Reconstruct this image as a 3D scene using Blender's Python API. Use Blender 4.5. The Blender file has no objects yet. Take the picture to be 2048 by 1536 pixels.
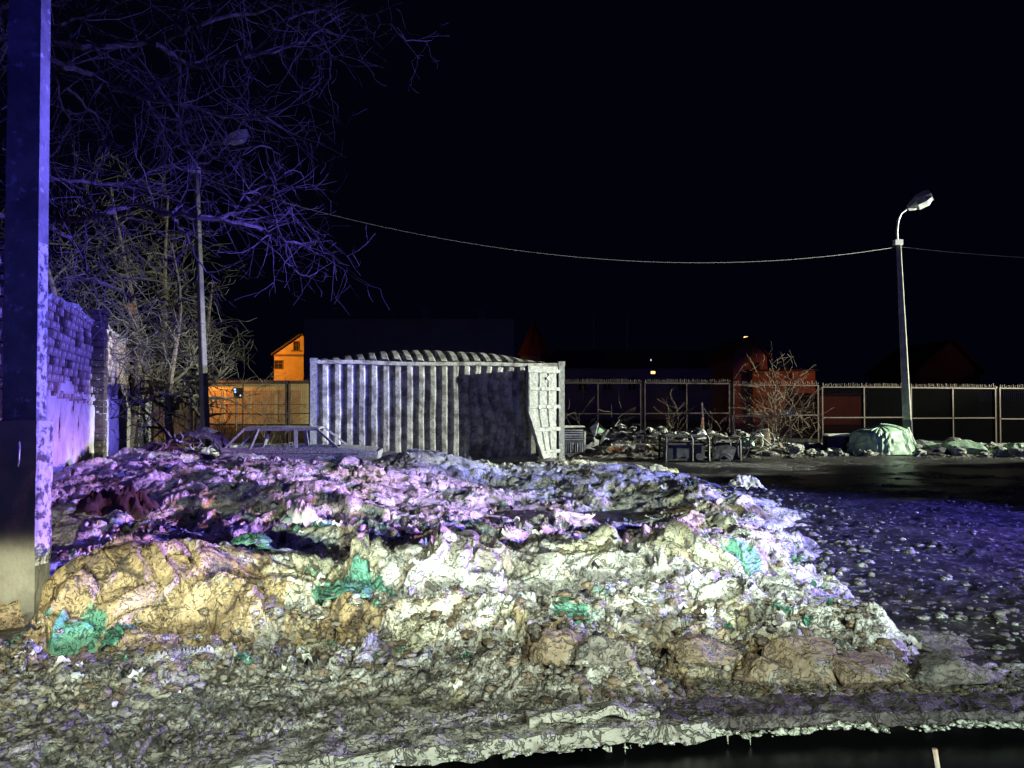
import bpy, bmesh, math, random
import numpy as np
from mathutils import Vector, Matrix, noise as mnoise

S = bpy.context.scene
COL = S.collection
R = math.radians
F = 1539.0            # focal length in pixels of the 2048 px wide photograph
HOR = 800.0           # image row of the horizon
CAMH = 1.6

# ------------------------------------------------------------------ camera
cam_d = bpy.data.cameras.new('camera')
cam_d.sensor_width = 36.0
cam_d.lens = 36.0 * F / 2048.0
cam_d.clip_start = 0.05
cam_d.clip_end = 2000.0
cam = bpy.data.objects.new('camera', cam_d)
COL.objects.link(cam)
cam.location = (0, 0, CAMH)
cam.rotation_euler = (R(90.0) + math.atan((HOR - 768.0) / F), 0, 0)
S.camera = cam

# ------------------------------------------------------------------ world (night)
W = bpy.data.worlds.new('World')
S.world = W
W.use_nodes = True
nt = W.node_tree
bg = nt.nodes['Background']
sky = nt.nodes.new('ShaderNodeTexSky')
sky.sky_type = 'NISHITA'
sky.sun_disc = False
sky.sun_elevation = R(-6.0)
sky.sun_rotation = R(200)
glow = nt.nodes.new('ShaderNodeVectorMath')
glow.operation = 'ADD'
nt.links.new(sky.outputs[0], glow.inputs[0])
glow.inputs[1].default_value = (0.006, 0.006, 0.030)     # faint blue glow of the town's night sky
nt.links.new(glow.outputs[0], bg.inputs[0])
bg.inputs[1].default_value = 0.1

# ------------------------------------------------------------------ view
S.view_settings.view_transform = 'Standard'
S.view_settings.look = 'None'
S.view_settings.exposure = 0.0
S.view_settings.gamma = 1.0
S.view_settings.use_curve_mapping = False
S.cycles.max_bounces = 4
S.cycles.diffuse_bounces = 2
S.cycles.glossy_bounces = 2
S.cycles.caustics_reflective = False
S.cycles.caustics_refractive = False
S.cycles.use_denoising = True


# ------------------------------------------------------------------ lights (lamps of the vehicles and streets round the yard, plus added fill spots)
def spot(name, loc, target, power, color, size_deg, blend=0.4, radius=0.1):
    d = bpy.data.lights.new(name, 'SPOT')
    d.energy = power
    d.color = color
    d.spot_size = R(size_deg)
    d.spot_blend = blend
    d.shadow_soft_size = radius
    o = bpy.data.objects.new(name, d)
    COL.objects.link(o)
    o.location = loc
    v = Vector(target) - Vector(loc)
    o.rotation_euler = v.to_track_quat('-Z', 'Y').to_euler()
    return o


def beam_pattern(o, stops):
    """beam shape for vehicle lamps and added fill spots: how strong each shines at each height angle (degrees, strength)"""
    d = o.data
    d.use_nodes = True
    n = d.node_tree
    em = n.nodes['Emission']
    g = n.nodes.new('ShaderNodeNewGeometry')
    sp = n.nodes.new('ShaderNodeSeparateXYZ')
    n.links.new(g.outputs['Incoming'], sp.inputs[0])
    prev = None
    for (e0, s0), (e1, s1) in zip(stops[:-1], stops[1:]):
        mr = n.nodes.new('ShaderNodeMapRange')
        mr.interpolation_type = 'SMOOTHSTEP'
        n.links.new(sp.outputs[2], mr.inputs[0])
        mr.inputs[1].default_value = math.sin(R(e0))
        mr.inputs[2].default_value = math.sin(R(e1))
        mr.inputs[3].default_value = 0.0
        mr.inputs[4].default_value = s1 - s0
        ad = n.nodes.new('ShaderNodeMath')
        ad.operation = 'ADD'
        n.links.new(mr.outputs[0], ad.inputs[0])
        if prev is None:
            ad.inputs[1].default_value = s0
        else:
            n.links.new(prev, ad.inputs[1])
        prev = ad.outputs[0]
    n.links.new(prev, em.inputs['Strength'])


WHITE = (0.93, 1.0, 0.86)
beam_pattern(spot('floodlight', (25, 15.6, 6.0), (-0.5, 19.3, 1.0), 76000, WHITE, 17.0, 0.3, 0.10), [(-30, 1.0), (-3.5, 1.0), (0.0, 0.25), (4.5, 0.07)])
beam_pattern(spot('floodlight', (27, 21.8, 5.2), (9.0, 26.8, 1.2), 62000, (0.95, 1.0, 0.80), 49, 0.15, 0.12), [(-30, 0.2), (-18, 0.40), (-14.5, 1.0), (0, 1.0), (10, 0.9)])
beam_pattern(spot('floodlight', (25, 15.6, 6.0), (-5.2, 16.2, 0.6), 36000, WHITE, 10, 0.3, 0.10), [(-9.6, 1.0), (-8.7, 0.0)])
beam_pattern(spot('fill_light', (13, -2.0, 5.0), (-0.2, 13.0, 0.1), 17500, (0.90, 1.0, 0.80), 30, 0.9, 0.10), [(-22, 0.12), (-15.0, 1.0), (-12.0, 1.0), (-10.6, 0.0)])  # unseen fill spot, added to brighten the back of the heap
beam_pattern(spot('violet_beacon', (17, 9.0, 3.4), (-9.2, 16.0, 1.5), 12000, (0.44, 0.30, 1.0), 17, 0.4, 0.12), [(-6.4, 0.0), (-5.4, 1.0), (-4.2, 0.6), (-2.8, 0.03)])
beam_pattern(spot('blue_beacon', (17, 9.0, 3.4), (-8.5, 11.2, 3.4), 66000, (0.15, 0.13, 1.0), 48, 0.5, 0.15), [(-9, 0.5), (-3, 0.9), (1.0, 1.0), (4.5, 0.26), (20, 0.36)])
beam_pattern(spot('violet_beacon', (15, 7.0, 1.9), (-6.0, 7.8, 0.3), 24000, (0.46, 0.30, 1.0), 44, 0.6, 0.12), [(-20, 0.12), (-9, 0.36), (-4, 1.0), (-0.5, 0.25), (1, 0.02)])
beam_pattern(spot('pink_beacon', (14, 5.0, 2.0), (-4.5, 10.3, 0.3), 20000, (1.0, 0.38, 0.55), 31, 0.8, 0.12), [(-10, 0.0), (-6, 1.0), (-3, 1.0), (-1.0, 0.2), (1, 0.0)])
beam_pattern(spot('blue_beacon', (6.0, -14.0, 4.0), (-1.5, 16.0, 2.0), 4200, (0.05, 0.05, 1.0), 70, 0.6, 0.2), [(-18, 0.10), (-9, 0.35), (-5, 1), (1, 1.0), (6, 0.15)])
HB = [(-14, 0.06), (-9.0, 0.12), (-6.8, 0.36), (-5.2, 1.0), (-4.5, 1.0), (-3.9, 0.004)]
beam_pattern(spot('headlight', (2.6, -8.0, 1.6), (0.3, 8.0, 0.3), 15000, (0.76, 1.0, 0.88), 40, 0.9, 0.07), HB)
beam_pattern(spot('headlight', (1.0, -8.0, 1.6), (-2.0, 8.0, 0.3), 9500, (1.0, 0.94, 0.62), 42, 0.9, 0.07), HB)
WB = [(-48, 0.05), (-34, 0.20), (-28, 0.50), (-24.5, 1.0), (-22.2, 1.0), (-20.6, 0.0)]
beam_pattern(spot('fill_light', (2.6, -4.0, 4.5), (0.9, 5.0, 0.0), 3300, (0.78, 1.0, 0.88), 72, 0.9, 0.22), WB)  # camera-side fill, added to soften the shade on the near heap
beam_pattern(spot('fill_light', (0.4, -4.0, 4.5), (-2.0, 5.0, 0.0), 2900, (1.0, 0.93, 0.62), 72, 0.9, 0.22), WB)  # warmer twin of the added fill, aimed at the left side

moon = bpy.data.lights.new('moon', 'SUN')
moon.energy = 0.0015
moon.angle = R(0.5)
moon.color = (0.7, 0.8, 1.0)
mo = bpy.data.objects.new('moon', moon)
COL.objects.link(mo)
mo.rotation_euler = (R(50), 0, R(30))

# ------------------------------------------------------------------ helpers
def PX(px, Y):
    return (px - 1024.0) / F * Y


def PZ(py, Y):
    return CAMH - (py - HOR) / F * Y


def PT(px, py, Y):
    return Vector((PX(px, Y), Y, PZ(py, Y)))


def tag(o, label=None, cat=None, group=None, kind=None):
    if label:
        o['label'] = label
    if cat:
        o['category'] = cat
    if group:
        o['group'] = group
    if kind:
        o['kind'] = kind
    return o


def empty(name, loc=(0, 0, 0), rz=0.0, label=None, cat=None, group=None):
    o = bpy.data.objects.new(name, None)
    COL.objects.link(o)
    o.location = loc
    o.rotation_euler = (0, 0, rz)
    o.empty_display_size = 0.2
    return tag(o, label, cat, group)


def link_mesh(name, me, m, parent=None, loc=None, rot=None):
    if m is not None and len(me.materials) == 0:
        me.materials.append(m)
    o = bpy.data.objects.new(name, me)
    COL.objects.link(o)
    if parent is not None:
        o.parent = parent
    if loc is not None:
        o.location = loc
    if rot is not None:
        o.rotation_euler = rot
    return o


class MB:
    def __init__(self):
        self.v = []
        self.f = []

    def add(self, vs, fs):
        b = len(self.v)
        self.v.extend([tuple(p) for p in vs])
        self.f.extend([tuple(b + i for i in f) for f in fs])
        return self

    def box(self, c, s, rot=None, jit=0.0, rng=random):
        hx, hy, hz = s[0] / 2, s[1] / 2, s[2] / 2
        M = rot.to_matrix() if rot is not None and hasattr(rot, 'to_matrix') else rot
        vs = []
        for x, y, z in ((-1, -1, -1), (1, -1, -1), (1, 1, -1), (-1, 1, -1), (-1, -1, 1), (1, -1, 1), (1, 1, 1), (-1, 1, 1)):
            p = Vector((x * hx, y * hy, z * hz))
            if jit:
                p += Vector((rng.uniform(-jit, jit), rng.uniform(-jit, jit), rng.uniform(-jit, jit)))
            if M is not None:
                p = M @ p
            vs.append(p + Vector(c))
        return self.add(vs, [(0, 3, 2, 1), (4, 5, 6, 7), (0, 1, 5, 4), (1, 2, 6, 5), (2, 3, 7, 6), (3, 0, 4, 7)])

    def beam(self, a, b, w, h=None):
        a = Vector(a)
        b = Vector(b)
        h = h or w
        d = b - a
        q = d.to_track_quat('X', 'Z')
        return self.box((a + b) / 2, (d.length, w, h), q)

    def tube(self, pts, rad, n=6, caps=True):
        pts = [Vector(p) for p in pts]
        if not hasattr(rad, '__len__'):
            rad = [rad] * len(pts)
        vs, fs = [], []
        up = Vector((0.13, 0.31, 0.94))
        for i, p in enumerate(pts):
            d = (pts[min(i + 1, len(pts) - 1)] - pts[max(i - 1, 0)])
            if d.length < 1e-7:
                d = Vector((0, 0, 1))
            d.normalize()
            a = d.cross(up)
            if a.length < 1e-3:
                a = d.cross(Vector((1, 0, 0)))
            a.normalize()
            b = d.cross(a)
            for k in range(n):
                t = 2 * math.pi * k / n
                vs.append(p + (a * math.cos(t) + b * math.sin(t)) * rad[i])
        for i in range(len(pts) - 1):
            for k in range(n):
                k2 = (k + 1) % n
                fs.append((i * n + k, i * n + k2, (i + 1) * n + k2, (i + 1) * n + k))
        if caps:
            fs.append(tuple(range(n))[::-1])
            fs.append(tuple((len(pts) - 1) * n + k for k in range(n)))
        return self.add(vs, fs)

    def prism(self, poly, thick, M=None):
        """polygon in local XZ extruded along Y by thick"""
        n = len(poly)
        vs = [Vector((x, -thick / 2, z)) for x, z in poly] + [Vector((x, thick / 2, z)) for x, z in poly]
        if M is not None:
            vs = [M @ p for p in vs]
        fs = [tuple(range(n)), tuple(range(2 * n - 1, n - 1, -1))]
        for i in range(n):
            j = (i + 1) % n
            fs.append((i, i + n, j + n, j))
        return self.add(vs, fs)

    def grid(self, fn, nu, nv, skip=None):
        vs = [fn(i / nu, j / nv) for j in range(nv + 1) for i in range(nu + 1)]
        fs = []
        for j in range(nv):
            for i in range(nu):
                if skip and skip((i + .5) / nu, (j + .5) / nv):
                    continue
                a = j * (nu + 1) + i
                fs.append((a, a + 1, a + nu + 2, a + nu + 1))
        return self.add(vs, fs)

    def mesh(self, name, smooth=False):
        me = bpy.data.meshes.new(name)
        me.from_pydata(self.v, [], self.f)
        me.update()
        if smooth:
            me.shade_smooth()
        return me

    def build(self, name, m, parent=None, smooth=False, loc=None, rot=None):
        return link_mesh(name, self.mesh(name, smooth), m, parent, loc, rot)


# ---------------------------------------------------------------- materials
def mat(name, base, rough=0.8, metallic=0.0, base2=None, scale=6.0, bump=0.0, bscale=30.0, detail=6.0, thr=(0.4, 0.62),
        base3=None, thr3=(0.6, 0.7), scale3=20.0, spec=0.5):
    m = bpy.data.materials.new(name)
    m.use_nodes = True
    n = m.node_tree
    b = n.nodes['Principled BSDF']
    b.inputs['Base Color'].default_value = (*base, 1)
    b.inputs['Roughness'].default_value = rough
    b.inputs['Metallic'].default_value = metallic
    b.inputs['Specular IOR Level'].default_value = spec
    tc = n.nodes.new('ShaderNodeTexCoord')

    def noi(s, det=detail):
        t = n.nodes.new('ShaderNodeTexNoise')
        t.inputs['Scale'].default_value = s
        t.inputs['Detail'].default_value = det
        t.inputs['Roughness'].default_value = 0.62
        n.links.new(tc.outputs['Object'], t.inputs['Vector'])
        return t

    def ramp(src, lo, hi):
        r = n.nodes.new('ShaderNodeMapRange')
        n.links.new(src, r.inputs[0])
        r.inputs[1].default_value = lo
        r.inputs[2].default_value = hi
        return r.outputs[0]

    def mix(fac, a, c):
        x = n.nodes.new('ShaderNodeMix')
        x.data_type = 'RGBA'
        n.links.new(fac, x.inputs[0])
        if isinstance(a, tuple):
            x.inputs[6].default_value = (*a, 1)
        else:
            n.links.new(a, x.inputs[6])
        x.inputs[7].default_value = (*c, 1)
        return x.outputs[2]
    if base2 is not None:
        t = noi(scale)
        c = mix(ramp(t.outputs[0], *thr), base, base2)
        if base3 is not None:
            t3 = noi(scale3)
            c = mix(ramp(t3.outputs[0], *thr3), c, base3)
        n.links.new(c, b.inputs['Base Color'])
    if bump:
        t = noi(bscale, 8.0)
        bp = n.nodes.new('ShaderNodeBump')
        bp.inputs['Strength'].default_value = min(1.0, bump)
        bp.inputs['Distance'].default_value = 0.02
        n.links.new(t.outputs[0], bp.inputs['Height'])
        n.links.new(bp.outputs[0], b.inputs['Normal'])
    return m


def emis(name, color, strength):
    m = bpy.data.materials.new(name)
    m.use_nodes = True
    b = m.node_tree.nodes['Principled BSDF']
    b.inputs['Base Color'].default_value = (*color, 1)
    b.inputs['Emission Color'].default_value = (*color, 1)
    b.inputs['Emission Strength'].default_value = strength
    return m


M = {}
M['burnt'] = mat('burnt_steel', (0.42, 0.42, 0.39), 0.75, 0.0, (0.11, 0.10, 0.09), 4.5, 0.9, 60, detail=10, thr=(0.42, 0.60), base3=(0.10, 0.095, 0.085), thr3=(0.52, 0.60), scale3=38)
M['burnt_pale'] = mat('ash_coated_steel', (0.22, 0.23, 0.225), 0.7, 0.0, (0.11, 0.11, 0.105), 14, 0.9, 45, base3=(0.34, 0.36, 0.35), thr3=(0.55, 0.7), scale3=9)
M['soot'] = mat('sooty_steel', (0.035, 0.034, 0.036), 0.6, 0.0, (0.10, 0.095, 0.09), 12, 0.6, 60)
M['wreck'] = mat('burnt_car_steel', (0.22, 0.22, 0.18), 0.75, 0.0, (0.08, 0.07, 0.05), 22, 0.8, 70, base3=(0.6, 0.62, 0.52), thr3=(0.55, 0.65), scale3=50)
M['fence'] = mat('weathered_fence_steel', (0.11, 0.09, 0.07), 0.6, 0.0, (0.14, 0.09, 0.06), 14, 0.3, 50)
M['wire'] = mat('thin_fence_wire', (0.02, 0.018, 0.018), 0.9, spec=0.1)
M['concrete'] = mat('concrete', (0.42, 0.41, 0.36), 0.85, 0.0, (0.26, 0.25, 0.22), 5, 0.6, 40)
M['pole_conc'] = mat('pole_concrete', (0.25, 0.24, 0.23), 0.85, 0.0, (0.13, 0.12, 0.12), 4, 0.7, 30, base3=(0.5, 0.5, 0.48), thr3=(0.6, 0.68), scale3=12)
M['pole_crust'] = mat('crusted_concrete', (0.58, 0.56, 0.54), 0.85, 0.0, (0.10, 0.09, 0.08), 16, 0.9, 28, thr=(0.48, 0.58))
M['pole_conc_lo'] = mat('stained_concrete', (0.30, 0.29, 0.23), 0.85, 0.0, (0.19, 0.18, 0.14), 3, 0.6, 40)
M['plaster'] = mat('flaking_plaster', (0.50, 0.48, 0.46), 0.85, 0.0, (0.36, 0.34, 0.33), 3, 0.7, 22, base3=(0.33, 0.31, 0.3), thr3=(0.64, 0.72), scale3=9)
M['brick'] = mat('old_brick', (0.17, 0.115, 0.10), 0.85, 0.0, (0.30, 0.24, 0.22), 9, 1.0, 30, base3=(0.62, 0.6, 0.58), thr3=(0.60, 0.64), scale3=9)
M['brick_dark'] = mat('dark_brick', (0.025, 0.018, 0.017), 0.9, 0.0, (0.06, 0.045, 0.04), 9, 0.8, 30, base3=(0.40, 0.38, 0.37), thr3=(0.62, 0.66), scale3=11)
M['mortar'] = mat('mortar', (0.10, 0.09, 0.085), 0.95)
M['bark'] = mat('bark', (0.16, 0.13, 0.11), 0.9, 0.0, (0.08, 0.065, 0.055), 12, 0.8, 40)
M['twig'] = mat('twig_bark', (0.11, 0.09, 0.09), 0.8)
M['twig_far'] = mat('grey_twig_bark', (0.085, 0.078, 0.062), 0.85)
M['dry'] = mat('dry_weed', (0.14, 0.105, 0.07), 0.9)
M['white'] = mat('white_scrap', (0.75, 0.77, 0.66), 0.6, 0.0, (0.5, 0.5, 0.40), 8, 0.4, 40)
M['pale_wood'] = mat('pale_wood', (0.55, 0.47, 0.30), 0.8, 0.0, (0.36, 0.28, 0.15), 10, 0.4, 40)
M['dark_wood'] = mat('dark_wood', (0.10, 0.075, 0.055), 0.8, 0.0, (0.2, 0.16, 0.12), 8, 0.5, 40)
M['orange_rag'] = mat('orange_rag', (0.6, 0.27, 0.10), 0.9, 0.0, (0.4, 0.2, 0.08), 12, 0.5, 40)
M['black'] = mat('black_plastic', (0.018, 0.018, 0.022), 0.35, 0.0, (0.05, 0.05, 0.055), 6, 0.3, 30)
M['charred'] = mat('charred_metal', (0.018, 0.018, 0.024), 0.75, 0.0, (0.05, 0.05, 0.06), 8, 0.4, 40, spec=0.25)
M['dull_steel'] = mat('dull_steel', (0.5, 0.5, 0.48), 0.45, 0.5, (0.3, 0.3, 0.3), 10, 0.2, 40)
M['tarp'] = mat('green_tarp', (0.42, 0.62, 0.42), 0.55, 0.0, (0.30, 0.50, 0.34), 5, 0.4, 12, base3=(0.62, 0.7, 0.6), thr3=(0.6, 0.68), scale3=4)
M['green_sheet'] = mat('green_plastic', (0.04, 0.16, 0.11), 0.4, 0.0, (0.16, 0.34, 0.25), 10, 0.7, 30)
M['clod_snow'] = mat('gritty_snow', (0.36, 0.35, 0.30), 0.7, 0.0, (0.20, 0.18, 0.15), 11, 0.8, 40, base3=(0.66, 0.68, 0.62), thr3=(0.56, 0.62), scale3=7)
M['ice'] = mat('dirty_ice', (0.60, 0.64, 0.55), 0.55, 0.0, (0.34, 0.36, 0.28), 6, 0.8, 22, base3=(0.08, 0.075, 0.07), thr3=(0.6, 0.66), scale3=9)
M['ice_green'] = mat('greenish_ice', (0.45, 0.66, 0.48), 0.5, 0.0, (0.25, 0.40, 0.28), 6, 0.8, 22)
M['rock'] = mat('brown_rock', (0.19, 0.14, 0.085), 0.85, 0.0, (0.27, 0.22, 0.16), 4, 1.0, 24, base3=(0.30, 0.30, 0.27), thr3=(0.56, 0.66), scale3=5)
M['rock_grey'] = mat('grey_rock', (0.13, 0.125, 0.115), 0.85, 0.0, (0.22, 0.20, 0.17), 5, 0.9, 24)
M['frost_slab'] = mat('frosty_slab', (0.38, 0.38, 0.33), 0.75, 0.0, (0.16, 0.14, 0.12), 9, 0.9, 26, thr=(0.52, 0.66))
M['dark_slab'] = mat('wet_dark_slab', (0.07, 0.06, 0.06), 0.6, 0.0, (0.20, 0.185, 0.18), 10, 0.9, 26, thr=(0.5, 0.7))
M['crust'] = mat('ice_crust', (0.62, 0.66, 0.58), 0.45, 0.0, (0.35, 0.38, 0.30), 12, 0.6, 30)
M['lampglass'] = mat('frosted_lamp_glass', (0.75, 0.78, 0.8), 0.3, 0.0, (0.6, 0.63, 0.66), 12)
M['lamp_metal'] = mat('lamp_housing', (0.80, 0.82, 0.84), 0.5, 0.1)
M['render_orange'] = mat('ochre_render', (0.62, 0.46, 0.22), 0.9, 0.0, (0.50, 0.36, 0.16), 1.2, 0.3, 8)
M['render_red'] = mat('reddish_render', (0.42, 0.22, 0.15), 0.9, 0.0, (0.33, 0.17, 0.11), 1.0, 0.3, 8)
M['render_grey'] = mat('grey_render', (0.30, 0.29, 0.30), 0.9, 0.0, (0.24, 0.23, 0.24), 0.6)
M['roof_tile'] = mat('dark_roof', (0.09, 0.05, 0.04), 0.85, 0.0, (0.06, 0.04, 0.03), 2.0, 0.5, 6)
M['roof_red'] = mat('red_roof', (0.28, 0.08, 0.05), 0.85, 0.0, (0.2, 0.06, 0.04), 2.0, 0.5, 6)
M['pane'] = mat('window_glass', (0.02, 0.02, 0.025), 0.6, spec=.1)
M['trim'] = mat('window_trim', (0.16, 0.10, 0.07), 0.8)
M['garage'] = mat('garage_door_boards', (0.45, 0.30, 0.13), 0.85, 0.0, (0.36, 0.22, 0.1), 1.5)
M['lit_window'] = emis('lit_window', (1.0, 0.55, 0.18), 3.0)
M['lit_white'] = emis('small_lit_lamp', (0.8, 0.9, 1.0), 1.5)
M['lit_blue'] = emis('blue_signal', (0.25, 0.45, 1.0), 3.0)
M['cloth'] = mat('pale_cloth', (0.72, 0.74, 0.66), 0.85, 0.0, (0.5, 0.52, 0.44), 7, 0.6, 25)
M['redwhite'] = mat('faded_stake', (0.70, 0.60, 0.48), 0.8, 0.0, (0.45, 0.22, 0.14), 3)
M['yellow_frame'] = mat('yellowed_frame', (0.62, 0.56, 0.34), 0.7, 0.0, (0.4, 0.34, 0.2), 8)

def add_veins(m, s1=7.0, s2=21.0, dark=(0.03, 0.027, 0.024), amt=0.85, w1=0.030, w2=0.035, bump=0.9):
    """marbling: thin swirling seams of dirt, cut slightly into the surface"""
    n = m.node_tree
    b = n.nodes['Principled BSDF']
    tc = n.nodes.new('ShaderNodeTexCoord')
    wn_ = n.nodes.new('ShaderNodeTexNoise')
    wn_.inputs['Scale'].default_value = 5.0
    wn_.inputs['Detail'].default_value = 3.0
    n.links.new(tc.outputs['Object'], wn_.inputs['Vector'])
    sc = n.nodes.new('ShaderNodeVectorMath')
    sc.operation = 'MULTIPLY_ADD'
    n.links.new(wn_.outputs['Color'], sc.inputs[0])
    sc.inputs[1].default_value = (0.35, 0.35, 0.35)
    n.links.new(tc.outputs['Object'], sc.inputs[2])
    lines = []
    for s_, w_ in ((s1, w1), (s2, w2)):
        t = n.nodes.new('ShaderNodeTexNoise')
        t.inputs['Scale'].default_value = s_
        t.inputs['Detail'].default_value = 2.0
        t.inputs['Distortion'].default_value = 0.8
        n.links.new(sc.outputs[0], t.inputs['Vector'])
        a = n.nodes.new('ShaderNodeMath')
        a.operation = 'SUBTRACT'
        n.links.new(t.outputs[0], a.inputs[0])
        a.inputs[1].default_value = 0.5
        c = n.nodes.new('ShaderNodeMath')
        c.operation = 'ABSOLUTE'
        n.links.new(a.outputs[0], c.inputs[0])
        r = n.nodes.new('ShaderNodeMapRange')
        n.links.new(c.outputs[0], r.inputs[0])
        r.inputs[1].default_value = w_ * 0.25
        r.inputs[2].default_value = w_
        lines.append(r.outputs[0])
    mn = n.nodes.new('ShaderNodeMath')
    mn.operation = 'MULTIPLY'
    n.links.new(lines[0], mn.inputs[0])
    n.links.new(lines[1], mn.inputs[1])
    inv = n.nodes.new('ShaderNodeMapRange')
    n.links.new(mn.outputs[0], inv.inputs[0])
    inv.inputs[3].default_value = amt
    inv.inputs[4].default_value = 0.0
    mx = n.nodes.new('ShaderNodeMix')
    mx.data_type = 'RGBA'
    n.links.new(inv.outputs[0], mx.inputs[0])
    if b.inputs['Base Color'].links:
        n.links.new(b.inputs['Base Color'].links[0].from_socket, mx.inputs[6])
    else:
        mx.inputs[6].default_value = b.inputs['Base Color'].default_value
    mx.inputs[7].default_value = (*dark, 1)
    n.links.new(mx.outputs[2], b.inputs['Base Color'])
    bp = n.nodes.new('ShaderNodeBump')
    bp.inputs['Strength'].default_value = bump
    bp.inputs['Distance'].default_value = 0.02
    n.links.new(mn.outputs[0], bp.inputs['Height'])
    if b.inputs['Normal'].links:
        n.links.new(b.inputs['Normal'].links[0].from_socket, bp.inputs['Normal'])
    n.links.new(bp.outputs[0], b.inputs['Normal'])


for k_ in ('clod_snow', 'crust', 'rock', 'rock_grey', 'ice', 'ice_green', 'frost_slab', 'green_sheet', 'dark_slab'):
    add_veins(M[k_], 6.0, 17.0, amt=0.5 if 'rock' in k_ else .8, w1=0.022, w2=0.028)

# ---------------------------------------------------------------- numpy noise
_rs = np.random.RandomState(7)
_perm = _rs.permutation(4096)
_ga = _rs.rand(4096) * 2 * np.pi
_gx, _gy = np.cos(_ga), np.sin(_ga)
_r1, _r2 = _rs.rand(4096), _rs.rand(4096)


def _h(i, j, s=0):
    return _perm[(_perm[(i + s * 131) & 4095] + j) & 4095]


def pn(x, y, s=0):
    i = np.floor(x).astype(np.int64)
    j = np.floor(y).astype(np.int64)
    fx, fy = x - i, y - j
    u = fx * fx * fx * (fx * (fx * 6 - 15) + 10)
    v = fy * fy * fy * (fy * (fy * 6 - 15) + 10)

    def g(di, dj):
        h = _h(i + di, j + dj, s)
        return _gx[h] * (fx - di) + _gy[h] * (fy - dj)
    a = g(0, 0) * (1 - u) + g(1, 0) * u
    b = g(0, 1) * (1 - u) + g(1, 1) * u
    return (a * (1 - v) + b * v) * 1.5


def fbm(x, y, o=4, s=0, gain=0.5):
    t = np.zeros_like(x)
    a = 1.0
    for k in range(o):
        t += a * pn(x * 2 ** k, y * 2 ** k, s + k)
        a *= gain
    return t


def worley(x, y, s=0):
    i = np.floor(x).astype(np.int64)
    j = np.floor(y).astype(np.int64)
    f1 = np.full(x.shape, 9.0)
    f2 = np.full(x.shape, 9.0)
    cid = np.zeros(x.shape, dtype=np.int64)
    for di in (-1, 0, 1):
        for dj in (-1, 0, 1):
            h = _h(i + di, j + dj, s)
            d = np.hypot(i + di + _r1[h] - x, j + dj + _r2[h] - y)
            m = d < f1
            f2 = np.where(m, f1, np.minimum(f2, d))
            cid = np.where(m, h, cid)
            f1 = np.where(m, d, f1)
    return f1, f2, cid


def sstep(a, b, x):
    t = np.clip((x - a) / (b - a), 0, 1)
    return t * t * (3 - 2 * t)


def fan_grid(ang0, ang1, nx, y0, y1, ny, yc=-1.2):
    """cells of a sheet spreading away from the viewer's side of the yard: fine near, coarser far"""
    t = np.linspace(0, 1, nx)
    ta = math.tan(R(ang0)) + t * (math.tan(R(ang1)) - math.tan(R(ang0)))
    inv = np.linspace(1 / (y0 - yc) ** 0.8, 1 / (y1 - yc) ** 0.8, ny)
    yy = inv ** (-1 / 0.8) + yc
    Yg, Tg = np.meshgrid(yy, ta, indexing='ij')
    return Tg * (Yg - yc), Yg


def grid_mesh(name, X, Y, Z, keep=None, smooth=True):
    ny, nx = X.shape
    idx = np.arange(ny * nx).reshape(ny, nx)
    q = np.stack([idx[:-1, :-1], idx[:-1, 1:], idx[1:, 1:], idx[1:, :-1]], -1).reshape(-1, 4)
    if keep is not None:
        k = keep[:-1, :-1] | keep[:-1, 1:] | keep[1:, 1:] | keep[1:, :-1]
        q = q[k.reshape(-1)]
    used = np.unique(q)
    remap = np.full(ny * nx, -1, dtype=np.int64)
    remap[used] = np.arange(len(used))
    q = remap[q]
    co = np.stack([X.ravel()[used], Y.ravel()[used], Z.ravel()[used]], -1).astype(np.float32)
    me = bpy.data.meshes.new(name)
    me.vertices.add(len(co))
    me.vertices.foreach_set('co', co.ravel())
    me.loops.add(q.size)
    me.loops.foreach_set('vertex_index', q.ravel().astype(np.int32))
    me.polygons.add(len(q))
    me.polygons.foreach_set('loop_start', np.arange(0, q.size, 4, dtype=np.int32))
    me.polygons.foreach_set('loop_total', np.full(len(q), 4, dtype=np.int32))
    me.update(calc_edges=True)
    if smooth:
        me.shade_smooth()
    return me, used


# ---------------------------------------------------------------- the heap's broad shape
def heap_right(Y):
    return np.interp(Y, [3.6, 4.3, 5.5, 7.0, 9.5, 13, 16, 19, 21], [1.85, 1.95, 2.15, 2.5, 3.1, 3.5, 3.2, 2.9, 2.6])


def gb(X, Y, x, y, sx, sy, h, rot=0.0):
    c, s = math.cos(rot), math.sin(rot)
    u = ((X - x) * c + (Y - y) * s) / sx
    v = (-(X - x) * s + (Y - y) * c) / sy
    return h * np.exp(-(u * u + v * v))


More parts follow.
